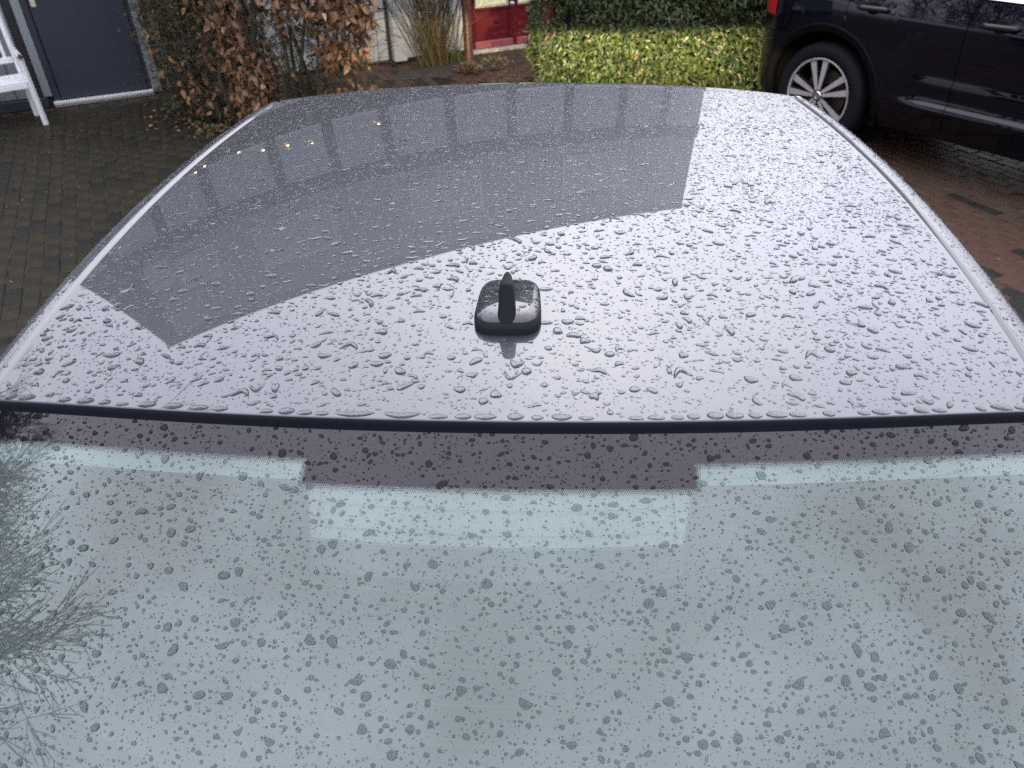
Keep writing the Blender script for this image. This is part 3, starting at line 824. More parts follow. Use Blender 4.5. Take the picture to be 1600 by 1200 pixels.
# local: x to the bench's far end, y = -depth towards the wall
BD, BLEN = .34, 1.25
def bb(name, lo, hi, bev=.003, m='white_paint', M4=None): return MB().box(lo, hi, bev, M4).build(name, M[m], bn)
for x in (0, BLEN):
    MB().tube([(x - .012, 0, 0), (x, 0, .52)], .021, 4).build('leg', M['white_paint'], bn)
    MB().tube([(x, -BD, 0), (x, -BD, .36), (x, -BD - .09, .80)], .020, 4).build('leg', M['white_paint'], bn)
    MB().tube([(x, .01, .535), (x, -BD - .02, .545)], .018, 4).build('armrest', M['white_paint'], bn)
    MB().tube([(x, .022, .535), (x, .052, .53)], .020, 4).build('arm_end', M['old_wood'], bn)
bb('rail', (.02, -.014, .295), (BLEN - .02, .014, .335))
bb('rail', (.02, -BD - .012, .295), (BLEN - .02, -BD + .012, .335))
for k in range(4):
    y0 = .012 - k * .088
    bb('seat_slat', (-.012, y0 - .07, .3355), (BLEN + .012, y0, .349))
def backbar(z0, z1, t0=.02):
    y = -BD - .09 * (z0 - .36) / .44
    return bb('back_rail', (.022, y - .012, z0), (BLEN - .022, y + .012, z1))
backbar(.43, .475); backbar(.74, .79)
for k in range(14):
    x = .07 + k * .085
    MB().tube([(x, -BD - .09 * .115 / .44, .474), (x, -BD - .09 * .38 / .44, .741)], .0125, 4).build('back_slat', M['white_paint'], bn)

# ------------------------------------------------------------------ the grey car (own frame = world frame, y forward)
car = empty('grey_car', (0, 1.0, G)); tag(car, 'dark grey car with a wet rain beaded roof, seen from behind', 'car')
CO = Vector((0, 1.0, G))
W0, W1, WQ, LEN, RB, KK, YP, CRN, C4, FB = .5597, .546, .031, 1.1195, .0566, .05, .8694, .0226, .0055, .0171
def wid(y):
    t = y / LEN
    return W0 + (W1 - W0) * t + WQ * 4 * t * (1 - t)
def zroof(x, y):
    s_ = np.abs(x) / wid(y)
    return -KK * (y - YP) ** 2 - CRN * s_ ** 2 - C4 * s_ ** 6
def yrear(x): return RB * (x / .56) ** 2
def yfront(x): return LEN - FB * (x / W1) ** 2
def cl(p): return (p[0], p[1] - CO.y, p[2] - CO.z)     # world -> car child
def cbuild(mb, name, m, smooth=True, parent=None, auto=None):
    mb.V = [cl(v) for v in mb.V]
    o = mb.build(name, M[m] if isinstance(m, str) else m, parent or car, smooth)
    if auto: shade_auto(o, auto)
    return o
def roofpt(u, v):
    # u -1..1 across, v 0..1 along; last millimetres roll over at the edges
    x = u * .5
    for _ in range(3): 
        y = yrear(x) + (yfront(x) - yrear(x)) * v
        x = u * (wid(y) - .004)
    return (x, y, float(zroof(x, y)))
us = lin(-1, 1, 65)
vsamp = lin(0, 1, 81)
mb = MB()
mb.grid(roofpt, us, vsamp)
nu, nv = len(us), len(vsamp)
# rolled rear hem and front header drop
for (j, dy, dz) in ((0, -1, -.0025), (nv - 1, 1, -.0)):
    pass
roof = cbuild(mb, 'roof', 'paint')
mb = MB()
def hem(u, k):
    x, y, z = roofpt(u, 0); a = k * math.pi / 2 / 4
    r = .0015
    return (x, y - r * math.sin(a), z - r * (1 - math.cos(a)))
mb.grid(hem, us, [4, 3, 2, 1, 0])
mb.grid(lambda u, k: (roofpt(u, 0)[0], roofpt(u, 0)[1] - .0015 + .0003 * k, roofpt(u, 0)[2] - .0015 - .001 * k), us, [2, 1, 0])
cbuild(mb, 'roof_hem', 'paint')
# black seal between roof and rear window
mb = MB()
def seal(u, k):
    x, y, z = roofpt(u, 0); x *= 1.035
    xx = min(abs(x), .58); y = yrear(x); z = float(zroof(xx, y))
    pr = [(.0, -.0022), (-.0018, -.0022), (-.0024, -.0030), (-.0026, -.0080), (-.0030, -.0128), (-.0036, -.0155)][k]
    return (x, y + pr[0], z + pr[1])
mb.grid(seal, us, [5, 4, 3, 2, 1, 0])
cbuild(mb, 'seal', 'black_rubber')
# header above the windscreen
mb = MB()
def header(u, k):
    x, y, z = roofpt(u, 1); a = k / 6.0
    return (x, y + .055 * a, z - .004 * a - .017 * a * a)
mb.grid(header, us, list(range(7)))
cbuild(mb, 'header', 'paint')
# ditch mouldings: narrow strips, low inside edge and higher outside edge
ys = lin(.052, LEN - .018, 70)
for sgn in (-1, 1):
    mb = MB()
    def mold(y, k):
        w_ = wid(y); z = float(zroof(w_ - .004, y))
        fr = min(1.0, max(0.0, (LEN - .018 - y) / .05))
        prof = [(-.0042, -.0070), (-.0040, -.0056), (-.0036, -.0050), (.0, -.0020), (.0030, .0005), (.0038, .0010), (.0044, .0006)]
        return (sgn * (w_ + .001 + prof[k][0]), y, z + prof[k][1] * fr - .001)
    mb.grid(mold, ys, list(range(7)) if sgn > 0 else list(range(6, -1, -1)))
    cbuild(mb, 'roof_moulding', 'moulding')
# side frames: from the moulding over the shoulder to the window top, running on along both windows
GS = math.tan(math.radians(22))
def edge(y):
    """top edge of the side of the cabin: x, z"""
    if y < .056:
        t = min(1, (.056 - y) / .776)
        return wid(.056) + min(.034, (.056 - y) * 1.2), float(zroof(wid(.056) - .004, .056)) - .001 - (.056 - y) * GS * (.97 + .03 * t)
    if y <= LEN - .018:
        return wid(y), float(zroof(wid(y) - .004, y))
    t = (y - LEN + .018) / .78
    return wid(LEN) + .16 * t, float(zroof(wid(LEN) - .004, LEN)) - .30 * t - .12 * t * t
ysf = lin(-.72, -.02, 16) + lin(-.015, .05, 14) + lin(.056, LEN - .018, 50) + lin(LEN + .01, 1.86, 16)
RAILV = []
for sgn in (-1, 1):
    mb = MB()
    def fr_(y, k):
        x, z = edge(y)
        pr = [(.0048, -.0020), (.0054, .0002), (.0085, .0000), (.017, -.0014), (.026, -.0044), (.0345, -.0094), (.041, -.0160), (.0450, -.027), (.046, -.075)][k]
        return (sgn * (x + pr[0]), y, z + pr[1])
    mb.grid(fr_, ysf, list(range(9)) if sgn > 0 else list(range(8, -1, -1)))
    RAILV.append((list(mb.V), list(mb.F)))
    cbuild(mb, 'side_frame', 'paint')
    # side window and pillars
    mb = MB()
    def sw(y, k):
        x, z = edge(y); t = k / 5
        xb = .815 - .05 * max(0, (abs(y - .5) - .9)) 
        zb = -.50
        zt = z - .074
        return (sgn * (x + .0455 + (xb - x - .0455) * (t ** 1.15)), y, zt + (min(zb, zt) - zt) * t)
    yw = [y for y in ysf if -.64 < y < 1.80]
    mb.grid(sw, yw, list(range(6)) if sgn > 0 else list(range(5, -1, -1)))
    cbuild(mb, 'side_window', 'glass_dark')
    for y0 in (-.45, .52):
        mb = MB()
        def pl(y, k):
            p = sw(y, k); return (p[0] + sgn * .003, p[1], p[2])
        mb.grid(pl, [y0, y0 + .06, y0 + .12], list(range(6)) if sgn > 0 else list(range(5, -1, -1)))
        cbuild(mb, 'pillar', 'black_gloss')
# rear window
CG, SG = math.cos(math.radians(22)), math.sin(math.radians(22))
GZ0 = -.053
TG = math.tan(math.radians(22))
def gpt(x, t, dn=0.0):
    """point on the rear window: x across, t metres down from the roof's rear edge; dn below the surface"""
    xx, yy, zz = gnp(x, t)
    return (x, float(yy) - dn * SG, float(zz) - dn * CG)
def gnp(x, t):
    yr = yrear(x)
    return x, yr - t * CG, zroof(x, yr) - .0123 - t * SG - .012 * np.maximum(0, t) ** 2
ts = lin(-.036, .74, 40)
xs = lin(-.572, .572, 41)
def frit_t(x): return .0365
TABX, TABT = .188, .0628
mb = MB()
for x0, x1, tab in ((-.606, -TABX, False), (-TABX, TABX, True), (TABX, .606, False)):
    def cg(x, k, tab=tab):
        tb = TABT if tab else frit_t(x)
        return gpt(x, tb + (.74 - tb) * k)
    mb.grid(cg, lin(x0, x1, 25), lin(1, 0, 40))
rw = cbuild(mb, 'rear_window', 'glass_rear')
def sub(mb, name, m, smooth=False):
    mb.V = [cl(v) for v in mb.V]; return mb.build(name, M[m], rw, smooth)
# printed black border with a fading dot edge
mb = MB()
for x0, x1, tab in ((-.606, -TABX, False), (-TABX, TABX, True), (TABX, .606, False)):
    def cg(x, k, tab=tab):
        tb = TABT if tab else frit_t(x)
        return gpt(x, -.012 + (tb + .012) * k)
    mb.grid(cg, lin(x0, x1, 25), lin(1, 0, 8))
sub(mb, 'frit_band', 'frit', True)
mb = MB()
def dot(x, t, r):
    c0 = [gpt(x + r * math.cos(a), t + r * math.sin(a), -.00006) for a in lin(0, 2 * math.pi, 7)[:-1]]
    mb.add(c0, [(5, 4, 3, 2, 1, 0)])
pit = .0021
n_ = int(1.13 / pit)
for i in range(n_):
    x = -.565 + i * pit
    tb = TABT if abs(x) < TABX else frit_t(x)
    for r_, (dt, rr) in enumerate(((.0008, .00098), (.0026, .00082), (.0044, .00062), (.0060, .00042))):
        dot(x + (pit / 2 if r_ % 2 else 0), tb + dt, rr)
for sgn in (-1, 1):
    for j in range(13):
        t = frit_t(TABX) + .004 + j * pit
        for r_, (dx, rr) in enumerate(((.0008, .00098), (.0026, .00082), (.0044, .00062))):
            dot(sgn * (TABX + dx), t + (pit / 2 if r_ % 2 else 0), rr)
sub(mb, 'frit_dots', 'frit')
# pale trim showing just under the print, on both sides of the tab
for sgn in (-1, 1):
    mb = MB()
    mb.grid(lambda x, k: gpt(sgn * x, frit_t(x) - .004 + .0205 * k, .005 + .002 * k), lin(TABX + .001, .56, 30), [0, .5, 1] if sgn < 0 else [1, .5, 0])
    sub(mb, 'headliner_edge', 'trim_light')
# high brake light housing behind the glass
mb = MB()
def hb(u, k):
    k0 = k
    xt = .186 - .0145 * k; tb_ = .1158 + .0040 * (1 - u * u)
    t = .050 + (tb_ - .050) * k
    return (u * xt, t)
ub = lin(-1, 1, 31)
mb.grid(lambda u, k: gpt(*hb(u, k), .004), ub, [1, .8, .6, .48])
cbuild(mb, 'brake_light_housing', 'trim_light', False)
mb = MB(); mb.grid(lambda u, k: gpt(*hb(u, k), .0055), ub, [.475, .25, 0]); cbuild(mb, 'brake_light_lens', 'trim_grey', False)
mb = MB(); mb.grid(lambda u, k: gpt(hb(u, 1)[0], hb(u, 1)[1] + .0005, .0045 + .03 * k), ub, [1, 0]); cbuild(mb, 'housing_side', 'interior', False)
mb = MB()
for sgn in (-1, 1):
    mb.tube([gpt(sgn * hb(1, k)[0], hb(1, k)[1], .0022) for k in lin(.2, 1, 6)], .0006, 4)
mb.tube([gpt(*hb(u, 1), .0022) for u in ub], .0006, 4)
cbuild(mb, 'housing_edge', 'black_gloss')
# heating lines
tl = [.0600, .0850, .1094, .1345, .1630, .1928, .2236, .2540, .2838] + [.2838 + .0298 * k for k in range(1, 14)]
for k, t in enumerate(tl):
    mb = MB()
    t_ = t
    spans = [(-.545, .545)]
    if t_ < .075: spans = [(-.545, -TABX - .012), (TABX + .012, .545)]
    for x0, x1 in spans:
        pts = lin(x0, x1, 41)
        mb.grid(lambda x, s_: gpt(x, max(.0385, t_ - .16 * x * x) + .00034 * s_, .0012), pts, [1, -1])
    sub(mb, 'heating_line', 'heat')
for x in (-.168, .165):
    mb = MB(); mb.grid(lambda s_, t: gpt(x + .0012 * s_ * (1.6 if x > .2 else .5), t, .0012), [-1, 1], lin(.112, .066, 4)); sub(mb, 'heating_line', 'heat')
# cabin
for sg in (-1, 1):
    mb = MB(); mb.grid(lambda t, k: (sg * .575, gpt(.575, t)[1], gpt(.575, t, .02)[2] * (1 - k) - .62 * k), lin(.70, -.01, 20), [0, .5, 1] if sg > 0 else [1, .5, 0]); cbuild(mb, 'side_trim', 'interior', False)
    mb = MB().box((sg * .545 - .006, .02, -.62), (sg * .545 + .006, .70, -.115), .003); cbuild(mb, 'side_trim', 'interior', False)
mb = MB().box((-.56, -.95, -.60), (.56, -.30, -.52), .01); cbuild(mb, 'parcel_shelf', 'interior', False)
mb = MB().box((-.80, -.295, -.60), (.80, 1.78, -.512), .01); cbuild(mb, 'cabin_floor', 'seat', False)
mb = MB(); mb.grid(lambda x, y: (x * wid(y) * .96, y, float(zroof(x * wid(y) * .96, y)) - .045), lin(-1, 1, 21), lin(1.08, .03, 20)); cbuild(mb, 'headliner', 'trim_light')
for x in (-.33, .33):
    mb = MB().box((x - .24, -.16, -.62), (x + .24, -.02, -.34), .05); cbuild(mb, 'seat', 'seat', True, None, 40)
    mb = MB().box((x - .12, -.13, -.335), (x + .12, -.04, -.22), .035); cbuild(mb, 'headrest', 'seat', True, None, 40)
    mb = MB().box((x - .22, .78, -.66), (x + .22, .90, -.26), .05); cbuild(mb, 'seat', 'seat', True, None, 40)
    mb = MB().box((x - .12, .80, -.255), (x + .12, .88, -.12), .035); cbuild(mb, 'headrest', 'seat', True, None, 40)
mb = MB(); 
def ws(u, k):
    x0, y0, z0 = roofpt(u, 1); y0 += .055; z0 -= .021
    return (x0 + u * .16 * k, y0 + .74 * k + .06 * k * (1 - u * u), z0 - .30 * k - .12 * k * k + .03 * (1 - u * u) * k)
mb.grid(ws, lin(-1, 1, 25), lin(0, 1, 14)); cbuild(mb, 'windscreen', 'glass_dark')
# lower body hull
def hull(st):
    y, W, T = st
    B = -1.20
    P = [(0, T + .012), (W * .5, T + .008), (W * .82, T - .002), (W * .95, T - .025), (W * .995, T - .08), (W, T - .2), (W * 1.0, -.85), (W * .985, -1.02), (W * .95, -1.14), (W * .86, B), (0, B)]
    return [(x, y, z) for x, z in P] + [(-x, y, z) for x, z in P[-2:0:-1]]
st = [(-1.36, .52, -.72), (-1.34, .66, -.62), (-1.28, .76, -.50), (-1.16, .83, -.43), (-.95, .862, -.400), (-.745, .87, -.385), (-.735, .87, -.53), (.2, .875, -.53), (1.0, .875, -.53), (1.83, .87, -.53), (1.84, .87, -.455), (2.2, .865, -.48), (2.7, .855, -.53), (3.0, .82, -.585), (3.18, .74, -.66), (3.26, .60, -.76)]
mb = MB(); rings = [hull(s_) for s_ in st]; nr = len(rings[0])
V = [p for r in rings for p in r]; F = []
for i in range(len(rings) - 1):
    for k in range(nr): F.append((i * nr + k, (i + 1) * nr + k, (i + 1) * nr + (k + 1) % nr, i * nr + (k + 1) % nr))
F.append(tuple(range(nr))); F.append(tuple((len(rings) - 1) * nr + k for k in range(nr - 1, -1, -1)))
mb.add(V, F); cbuild(mb, 'body', 'paint', True, None, 40)
def wheel_parts(parent, c, out, R, rr, wd, spokes=5, toC=None, phase=0.0):
    """wheel with its axle along `out` (unit vector in the parent's frame)"""
    wv = Vector(out).normalized(); up = Vector((0, 0, 1)); fw = up.cross(wv).normalized()
    def tr_(mb):
        mb.V = [tuple(Vector(c) + wv * v[0] + fw * v[1] + up * v[2]) for v in mb.V]; return mb
    wh = tr_(MB().lathe([(-wd * .5, rr * .92), (-wd * .55, R * .9), (-wd * .42, R), (wd * .30, R), (wd * .42, R * .975), (wd * .5, R * .9), (wd * .515, (R + rr) / 2), (wd * .49, rr * 1.03), (wd * .40, rr * .98)], 48)).build('wheel', M['tyre'], parent, True)
    rim = tr_(MB().lathe([(wd * .40, rr * .985), (wd * .47, rr * 1.02), (wd * .485, rr * 1.0), (wd * .47, rr * .962), (wd * .44, rr * .955)], 48)).build('rim', M['alloy'], wh, True)
    tr_(MB().lathe([(wd * .44, rr * .953), (wd * .2, rr * .90), (-wd * .45, rr * .88), (-wd * .45, .01)], 40)).build('barrel', M['alloy_black'], wh, True)
    tr_(MB().lathe([(-wd * .02, rr * .25), (wd * .0, rr * .66), (-wd * .08, rr * .66)], 40)).build('brake_disc', M['disc'], wh)
    mb = MB(); mk = MB()
    for s_ in range(spokes):
        a = 2 * math.pi * s_ / spokes + phase
        for sg in (-1, 1):
            a0, a1 = a + sg * .26, a + sg * .215
            r0, r1 = rr * .16, rr * .965
            for (dst, off, hw, dep) in ((mb, wd * .42, rr * .062, .006), (mk, wd * .395, rr * .092, .03)):
                tdir = Vector((0, math.cos(a0 + math.pi / 2), math.sin(a0 + math.pi / 2)))
                A = Vector((0, r0 * math.cos(a0), r0 * math.sin(a0))); B = Vector((0, r1 * math.cos(a1), r1 * math.sin(a1)))
                V = []
                for P_, h_, x_ in ((A, hw * .62, off + .006), (B, hw * 1.45, off)):
                    for q in (-1, 1):
                        V.append(P_ + tdir * h_ * q + Vector((x_, 0, 0)))
                    for q in (-1, 1):
                        V.append(P_ + tdir * h_ * q + Vector((x_ - dep, 0, 0)))
                dst.add(V, [(0, 1, 5, 4), (0, 4, 6, 2), (1, 3, 7, 5), (2, 6, 7, 3), (0, 2, 3, 1), (4, 5, 7, 6)])
        # web that joins the pair near the hub
        A = [Vector((wd * .40 - .012, rr * r_ * math.cos(a + o_), rr * r_ * math.sin(a + o_))) for r_, o_ in ((.12, -.5), (.12, .5), (.42, .17), (.42, -.17))]
        mk.add(A, [(0, 1, 2, 3)])
    tr_(mb).build('spokes', M['alloy'], wh); tr_(mk).build('spoke_sides', M['alloy_black'], wh)
    tr_(MB().lathe([(wd * .30, rr * .20), (wd * .41, rr * .19), (wd * .43, rr * .15), (wd * .43, .001)], 24)).build('hub', M['alloy_black'], wh, True)
    tr_(MB().lathe([(wd * .431, rr * .125), (wd * .465, rr * .115), (wd * .47, rr * .085), (wd * .462, rr * .07), (wd * .462, .001)], 24)).build('hub_cap', M['chrome'], wh, True)
    return wh
for (x, y) in ((-.80, -.55), (.80, -.55), (-.80, 2.35), (.80, 2.35)):
    sg = 1 if x > 0 else -1
    wheel_parts(car, (x - CO.x, y - CO.y, .30), (sg, 0, 0), .30, .21, .20)
    mb = MB().lathe([(0, .30), (.001, .37), (-.02, .375)], 40); mb.V = [(sg * (.876 + v[0]), v[1] + y, v[2] + G + .30) for v in mb.V if True]
    cbuild(mb, 'arch_trim', 'cladding', False)
for sg in (-1, 1):
    mb = MB().box((sg * .60 - .16, 3.10, -.74), (sg * .60 + .16, 3.22, -.66), .02); cbuild(mb, 'headlight', 'head_lens', True, None, 40)
    mb = MB().box((sg * .66 - .14, -1.36, -.66), (sg * .66 + .14, -1.27, -.56), .02); cbuild(mb, 'tail_light', 'red_lens', True, None, 40)
    mb = MB().box((sg * .96 - .09, 1.52, -.50), (sg * .96 + .09, 1.62, -.38), .03); cbuild(mb, 'mirror', 'paint', True, None, 40)
# dipped beams of the car: a sharp cut-off just below the lamp height
for sg in (-1, 1):
    ld = bpy.data.lights.new('headlight_beam', 'SPOT')
    ld.energy = 1000.0 if sg > 0 else 190.0; ld.color = (1.0, .82, .50); ld.spot_size = math.radians(54); ld.spot_blend = 1.0; ld.shadow_soft_size = .02
    ld.use_nodes = True
    t = ld.node_tree; e = t.nodes.get('Emission'); 
    cn = t.nodes.new('ShaderNodeTexCoord'); sp = t.nodes.new('ShaderNodeSeparateXYZ')
    t.links.new(cn.outputs['Normal'], sp.inputs[0])
    # local direction: y up, -z forward; keep what goes below the horizon of the lamp
    dv = t.nodes.new('ShaderNodeMath'); dv.operation = 'DIVIDE'; t.links.new(sp.outputs['Y'], dv.inputs[0])
    ab = t.nodes.new('ShaderNodeMath'); ab.operation = 'ABSOLUTE'; t.links.new(sp.outputs['Z'], ab.inputs[0]); t.links.new(ab.outputs[0], dv.inputs[1])
    m1 = t.nodes.new('ShaderNodeMapRange'); m1.inputs[1].default_value = .012; m1.inputs[2].default_value = -.012; m1.inputs[3].default_value = 0; m1.inputs[4].default_value = 1
    t.links.new(dv.outputs[0], m1.inputs[0])
    m2 = t.nodes.new('ShaderNodeMapRange'); m2.inputs[1].default_value = -.30; m2.inputs[2].default_value = -.03; m2.inputs[3].default_value = .10; m2.inputs[4].default_value = 1
    t.links.new(dv.outputs[0], m2.inputs[0])
    mu = t.nodes.new('ShaderNodeMath'); mu.operation = 'MULTIPLY'; t.links.new(m1.outputs[0], mu.inputs[0]); t.links.new(m2.outputs[0], mu.inputs[1])
    t.links.new(mu.outputs[0], e.inputs['Strength'])
    lo = bpy.data.objects.new('headlight_beam', ld); COL.objects.link(lo)
    lo.location = (sg * .60, 3.28, -.72)
    lo.rotation_euler = (math.radians(90 - 3.3), 0, math.radians(-4 if sg > 0 else 2))
    lo.parent = car; lo.location = (sg * .60, 3.28 - CO.y, -.72 - CO.z)

# shark fin antenna
AY0, AY1, AHW = .1385, .2515, .0402
mb = MB()
def footprint(a, k):
    """superellipse outline; a angle, k scale"""
    yc, ly = (AY0 + AY1) / 2, (AY1 - AY0) / 2
    ca, sa = math.cos(a), math.sin(a)
    e = 2 / 4.2
    x = math.copysign(abs(ca) ** e, ca); y = math.copysign(abs(sa) ** e, sa)
    tap = 1.0 - .14 * (y * .5 + .5)
    return x * AHW * tap * k, yc + y * ly * k
A = lin(0, 2 * math.pi, 61)[:-1]
def ant_ring(k, h):
    V = []
    for a in A:
        x, y = footprint(a, k)
        fall = 1 - .62 * max(0, (y - AY0) / (AY1 - AY0)) ** 1.6
        V.append((x, y, float(zroof(x, y)) + h * fall))
    return V
prof = [(1.0, -.001), (1.0, .0068), (.985, .0090), (.945, .0128), (.930, .0134), (.92, .0128)]
rings = [ant_ring(k, h) for k, h in prof]
V = [p for r in rings for p in r]; n = len(A)
F = [(i * n + k, i * n + (k + 1) % n, (i + 1) * n + (k + 1) % n, (i + 1) * n + k) for i in range(len(rings) - 1) for k in range(n)]
mb.add(V, F)
base_ = cbuild(mb, 'antenna', 'antenna_matt', True, None, 50)
mb = MB()
prof = [(.924, .0126), (.922, .0142), (.912, .0150), (.88, .0166), (.81, .0184), (.70, .0197), (.5, .0207), (.3, .0213), (.1, .0216)]
rings = [ant_ring(k, h) for k, h in prof]
V = [p for r in rings for p in r]
F = [(i * n + k, i * n + (k + 1) % n, (i + 1) * n + (k + 1) % n, (i + 1) * n + k) for i in range(len(rings) - 1) for k in range(n)]
F.append(tuple((len(rings) - 1) * n + k for k in range(n)))
mb.add(V, F); CAPV = (list(mb.V), list(mb.F)); mb.V = [cl(v) for v in mb.V]; mb.build('antenna_cap', M['antenna'], base_, True)
# fin: rises from the front, tall at the back, leaning; flared foot
mb = MB()
def fin(yk, hk):
    """cross-section ring at height fraction hk: list of points"""
    pass
hts = [0.0, .08, .2, .4, .6, .8, .92, .98, 1.01]
rings = []
for hfr in hts:
    z0 = float(zroof(0, .19)) + .006
    H = .044
    z = z0 + H * hfr
    yb = .1402 + .018 * hfr           # rear edge
    yf = .243 - .055 * min(1, hfr) ** .8       # front edge slides back with height
    hw = (.0040 * max(0, 1 - hfr) ** 1.6 + .0090) * (1 if hfr < .9 else (.96 if hfr < .95 else (.82 if hfr < 1 else .5)))
    ring = []
    for q in lin(0, 2 * math.pi, 25)[:-1]:
        cx_, sx_ = math.cos(q), math.sin(q)
        yy = (yb + yf) / 2 + (yf - yb) / 2 * math.copysign(abs(sx_) ** .35, sx_)
        tap = 1 - .55 * max(0, (yy - yb) / (yf - yb)) 
        ring.append((hw * tap * math.copysign(abs(cx_) ** .45, cx_), yy, z))
    rings.append(ring)
n = 24; V = [p for r in rings for p in r]
F = [(i * n + k, i * n + (k + 1) % n, (i + 1) * n + (k + 1) % n, (i + 1) * n + k) for i in range(len(rings) - 1) for k in range(n)]
F.append(tuple((len(rings) - 1) * n + k for k in range(n)))
mb.add(V, F); mb.V = [cl(v) for v in mb.V]; fo = mb.build('fin', M['antenna_matt'], base_, True); shade_auto(fo, 60)

# ------------------------------------------------------------------ dark blue car on the right
SVH = Vector((.615, -.788, 0)).normalized(); SVR = Vector((SVH.y, -SVH.x, 0))   # heading, its right-hand side (towards us)
SK = 1.0
HALF = .80
hub = Vector((1.854, 4.969, 0)) - SVR * (HALF - .02)
suv = empty('dark_blue_car', (hub.x, hub.y, G), math.atan2(SVH.y, SVH.x)); tag(suv, 'glossy dark blue family car parked at an angle beside the green hedge', 'car')
# local: x forward, y left, z up; the side we see is y = -HALF
PROF = [(.24, .70), (.30, .765), (.40, .782), (.418, .800), (.424, .801), (.452, .789), (.46, .777), (.50, .774), (.545, .788), (.572, .793), (.600, .780), (.63, .781), (.70, .793), (.78, .802), (.86, .8045), (.895, .803), (.91, .799), (.93, .790), (.98, .772), (1.04, .748)]
PROF_R = [(.24, .72), (.30, .765), (.40, .785), (.5, .796), (.60, .804), (.70, .810), (.78, .812), (.84, .8115), (.89, .809), (.94, .802), (.98, .790), (1.04, .765)]
def pint(PR, h): return float(np.interp(h, [p[0] for p in PR], [p[1] for p in PR]))
def bside(a, h):
    f = min(1, max(0, (a + .02) / .40)); f = f * f * (3 - 2 * f)
    fl = min(1, max(0, (a - .50) / .26)); fl = fl * fl * (3 - 2 * fl); w_ = min(1, max(0, (h - .63) / .16)); f = fl + (f - fl) * w_
    f2 = min(1, max(0, (2.05 - a) / .2)); f *= f2
    b = pint(PROF_R, h) * (1 - f) + pint(PROF, h) * f
    # rounded ends in plan
    if a < -.25:
        t = min(1, (-.25 - a) / .48); b *= (1 - t ** 3.2 * .38) if t < 1 else .62
        b -= .015 * t
    if a > 2.7:
        t = min(1, (a - 2.7) / .45); b *= 1 - .35 * t ** 2.5
    return b
RH = .35; RT = .328; RA = .40; RO = .448
def archlim(a):
    z = .24
    for a0 in (0.0, 2.43):
        if abs(a - a0) < RO: z = max(z, RH + math.sqrt(RO ** 2 - (a - a0) ** 2))
    return z
def belt(a):
    return 1.04 if a < 1.95 else 1.04 - .14 * min(1, (a - 1.95) / 1.1) ** 1.2
def side_panel(name, a0, a1, m='navy', n=None, h0=None):
    n = n or max(6, int((a1 - a0) / .016))
    for sg in (-1, 1):
        mb = MB()
        hs_ = sorted(set([p[0] for p in PROF] + [p[0] for p in PROF_R] + [.66, .74, .82]))
        def fn(a, k):
            lo = max(archlim(a), h0 or 0); h_ = min(max(hs_[k], lo), belt(a))
            if lo > .25: h_ = lo + (hs_[k] - .24) / .80 * (belt(a) - lo)
            if hs_[k] == 1.04: h_ = belt(a)
            return (a, sg * bside(a, h_), h_)
        mb.grid(fn, lin(a0, a1, n), list(range(len(hs_))) if sg < 0 else list(range(len(hs_) - 1, -1, -1)))
        o = mb.build(name, M[m], suv, True)
    return o
side_panel('rear_quarter', -.73, .110); side_panel('rear_door', .115, .893); side_panel('front_door', .898, 1.78); side_panel('front_wing', 1.785, 3.15)
hbx = lambda name, lo, hi, m, bev=.0: MB().box(lo, hi, bev).build(name, M[m], suv)
hbx('floor', (-.55, -.66, .26), (3.05, .66, .30), 'cladding'); hbx('inner_body', (.49, -.70, .31), (1.94, .70, .98), 'cladding')
# rear and front ends
for sg_a, nm in ((-.73, 'tailgate'), (3.15, 'front_bumper')):
    mb = MB(); hh = lin(.24, belt(sg_a), 16); ww_ = lin(-1, 1, 21); dr_ = -1 if sg_a < 0 else 1
    mb.grid(lambda u, h_: (sg_a + dr_ * (.05 * (1 - u * u) + (.03 if .3 < h_ < .6 else 0) - .12 * max(0, h_ - .75)*(1-u*u)), u * bside(sg_a, h_), h_), ww_, hh)
    mb.build(nm, M['navy'], suv, True)
# bonnet
mb = MB(); mb.grid(lambda u, a: (a, u * bside(a, belt(a)), belt(a) + .05 * (1 - u * u)), lin(-1, 1, 17), lin(1.95, 3.15, 16)); mb.build('bonnet', M['navy'], suv, True)
# cabin
def cab(a, k):
    # k 0..1 belt to roof edge
    lo, hi = -.64 + .20 * k, 1.98 - .62 * k
    return a * (hi - lo) + lo
for sg in (-1, 1):
    mb = MB(); mb.grid(lambda a, k: (cab(a, k), sg * (bside(min(1.9, max(-.4, cab(a, k))), 1.04) - .012 - .14 * k), 1.045 + .28 * k + .02 * math.sin(a * math.pi) * k), lin(.02, .98, 30), lin(0, 1, 6) if sg < 0 else lin(1, 0, 6)); mb.build('side_window', M['pane_dark'], suv, True)
    mb = MB(); mb.grid(lambda a, k: (a, sg * (bside(a, 1.04) + .004 - .010 * k), 1.050 + .012 * k), lin(-.42, 1.9, 60), [0, .5, 1] if sg < 0 else [1, .5, 0]); mb.build('window_trim', M['chrome'], suv, True)
mb = MB(); mb.grid(lambda a, u: (cab(a, 1), u * (.60), 1.325 + .02 * math.sin(a * math.pi) + .06 * (1 - u * u)), lin(0, 1, 24), lin(-1.02, 1.02, 17)); mb.build('roof', M['navy'], suv, True)
mb = MB(); mb.grid(lambda u, k: (cab(1.0, k) + .05 * (1 - u * u), u * (.74 - .13 * k), 1.045 + .285 * k), lin(-1, 1, 15), lin(0, 1, 6)); mb.build('windscreen', M['pane_dark'], suv, True)
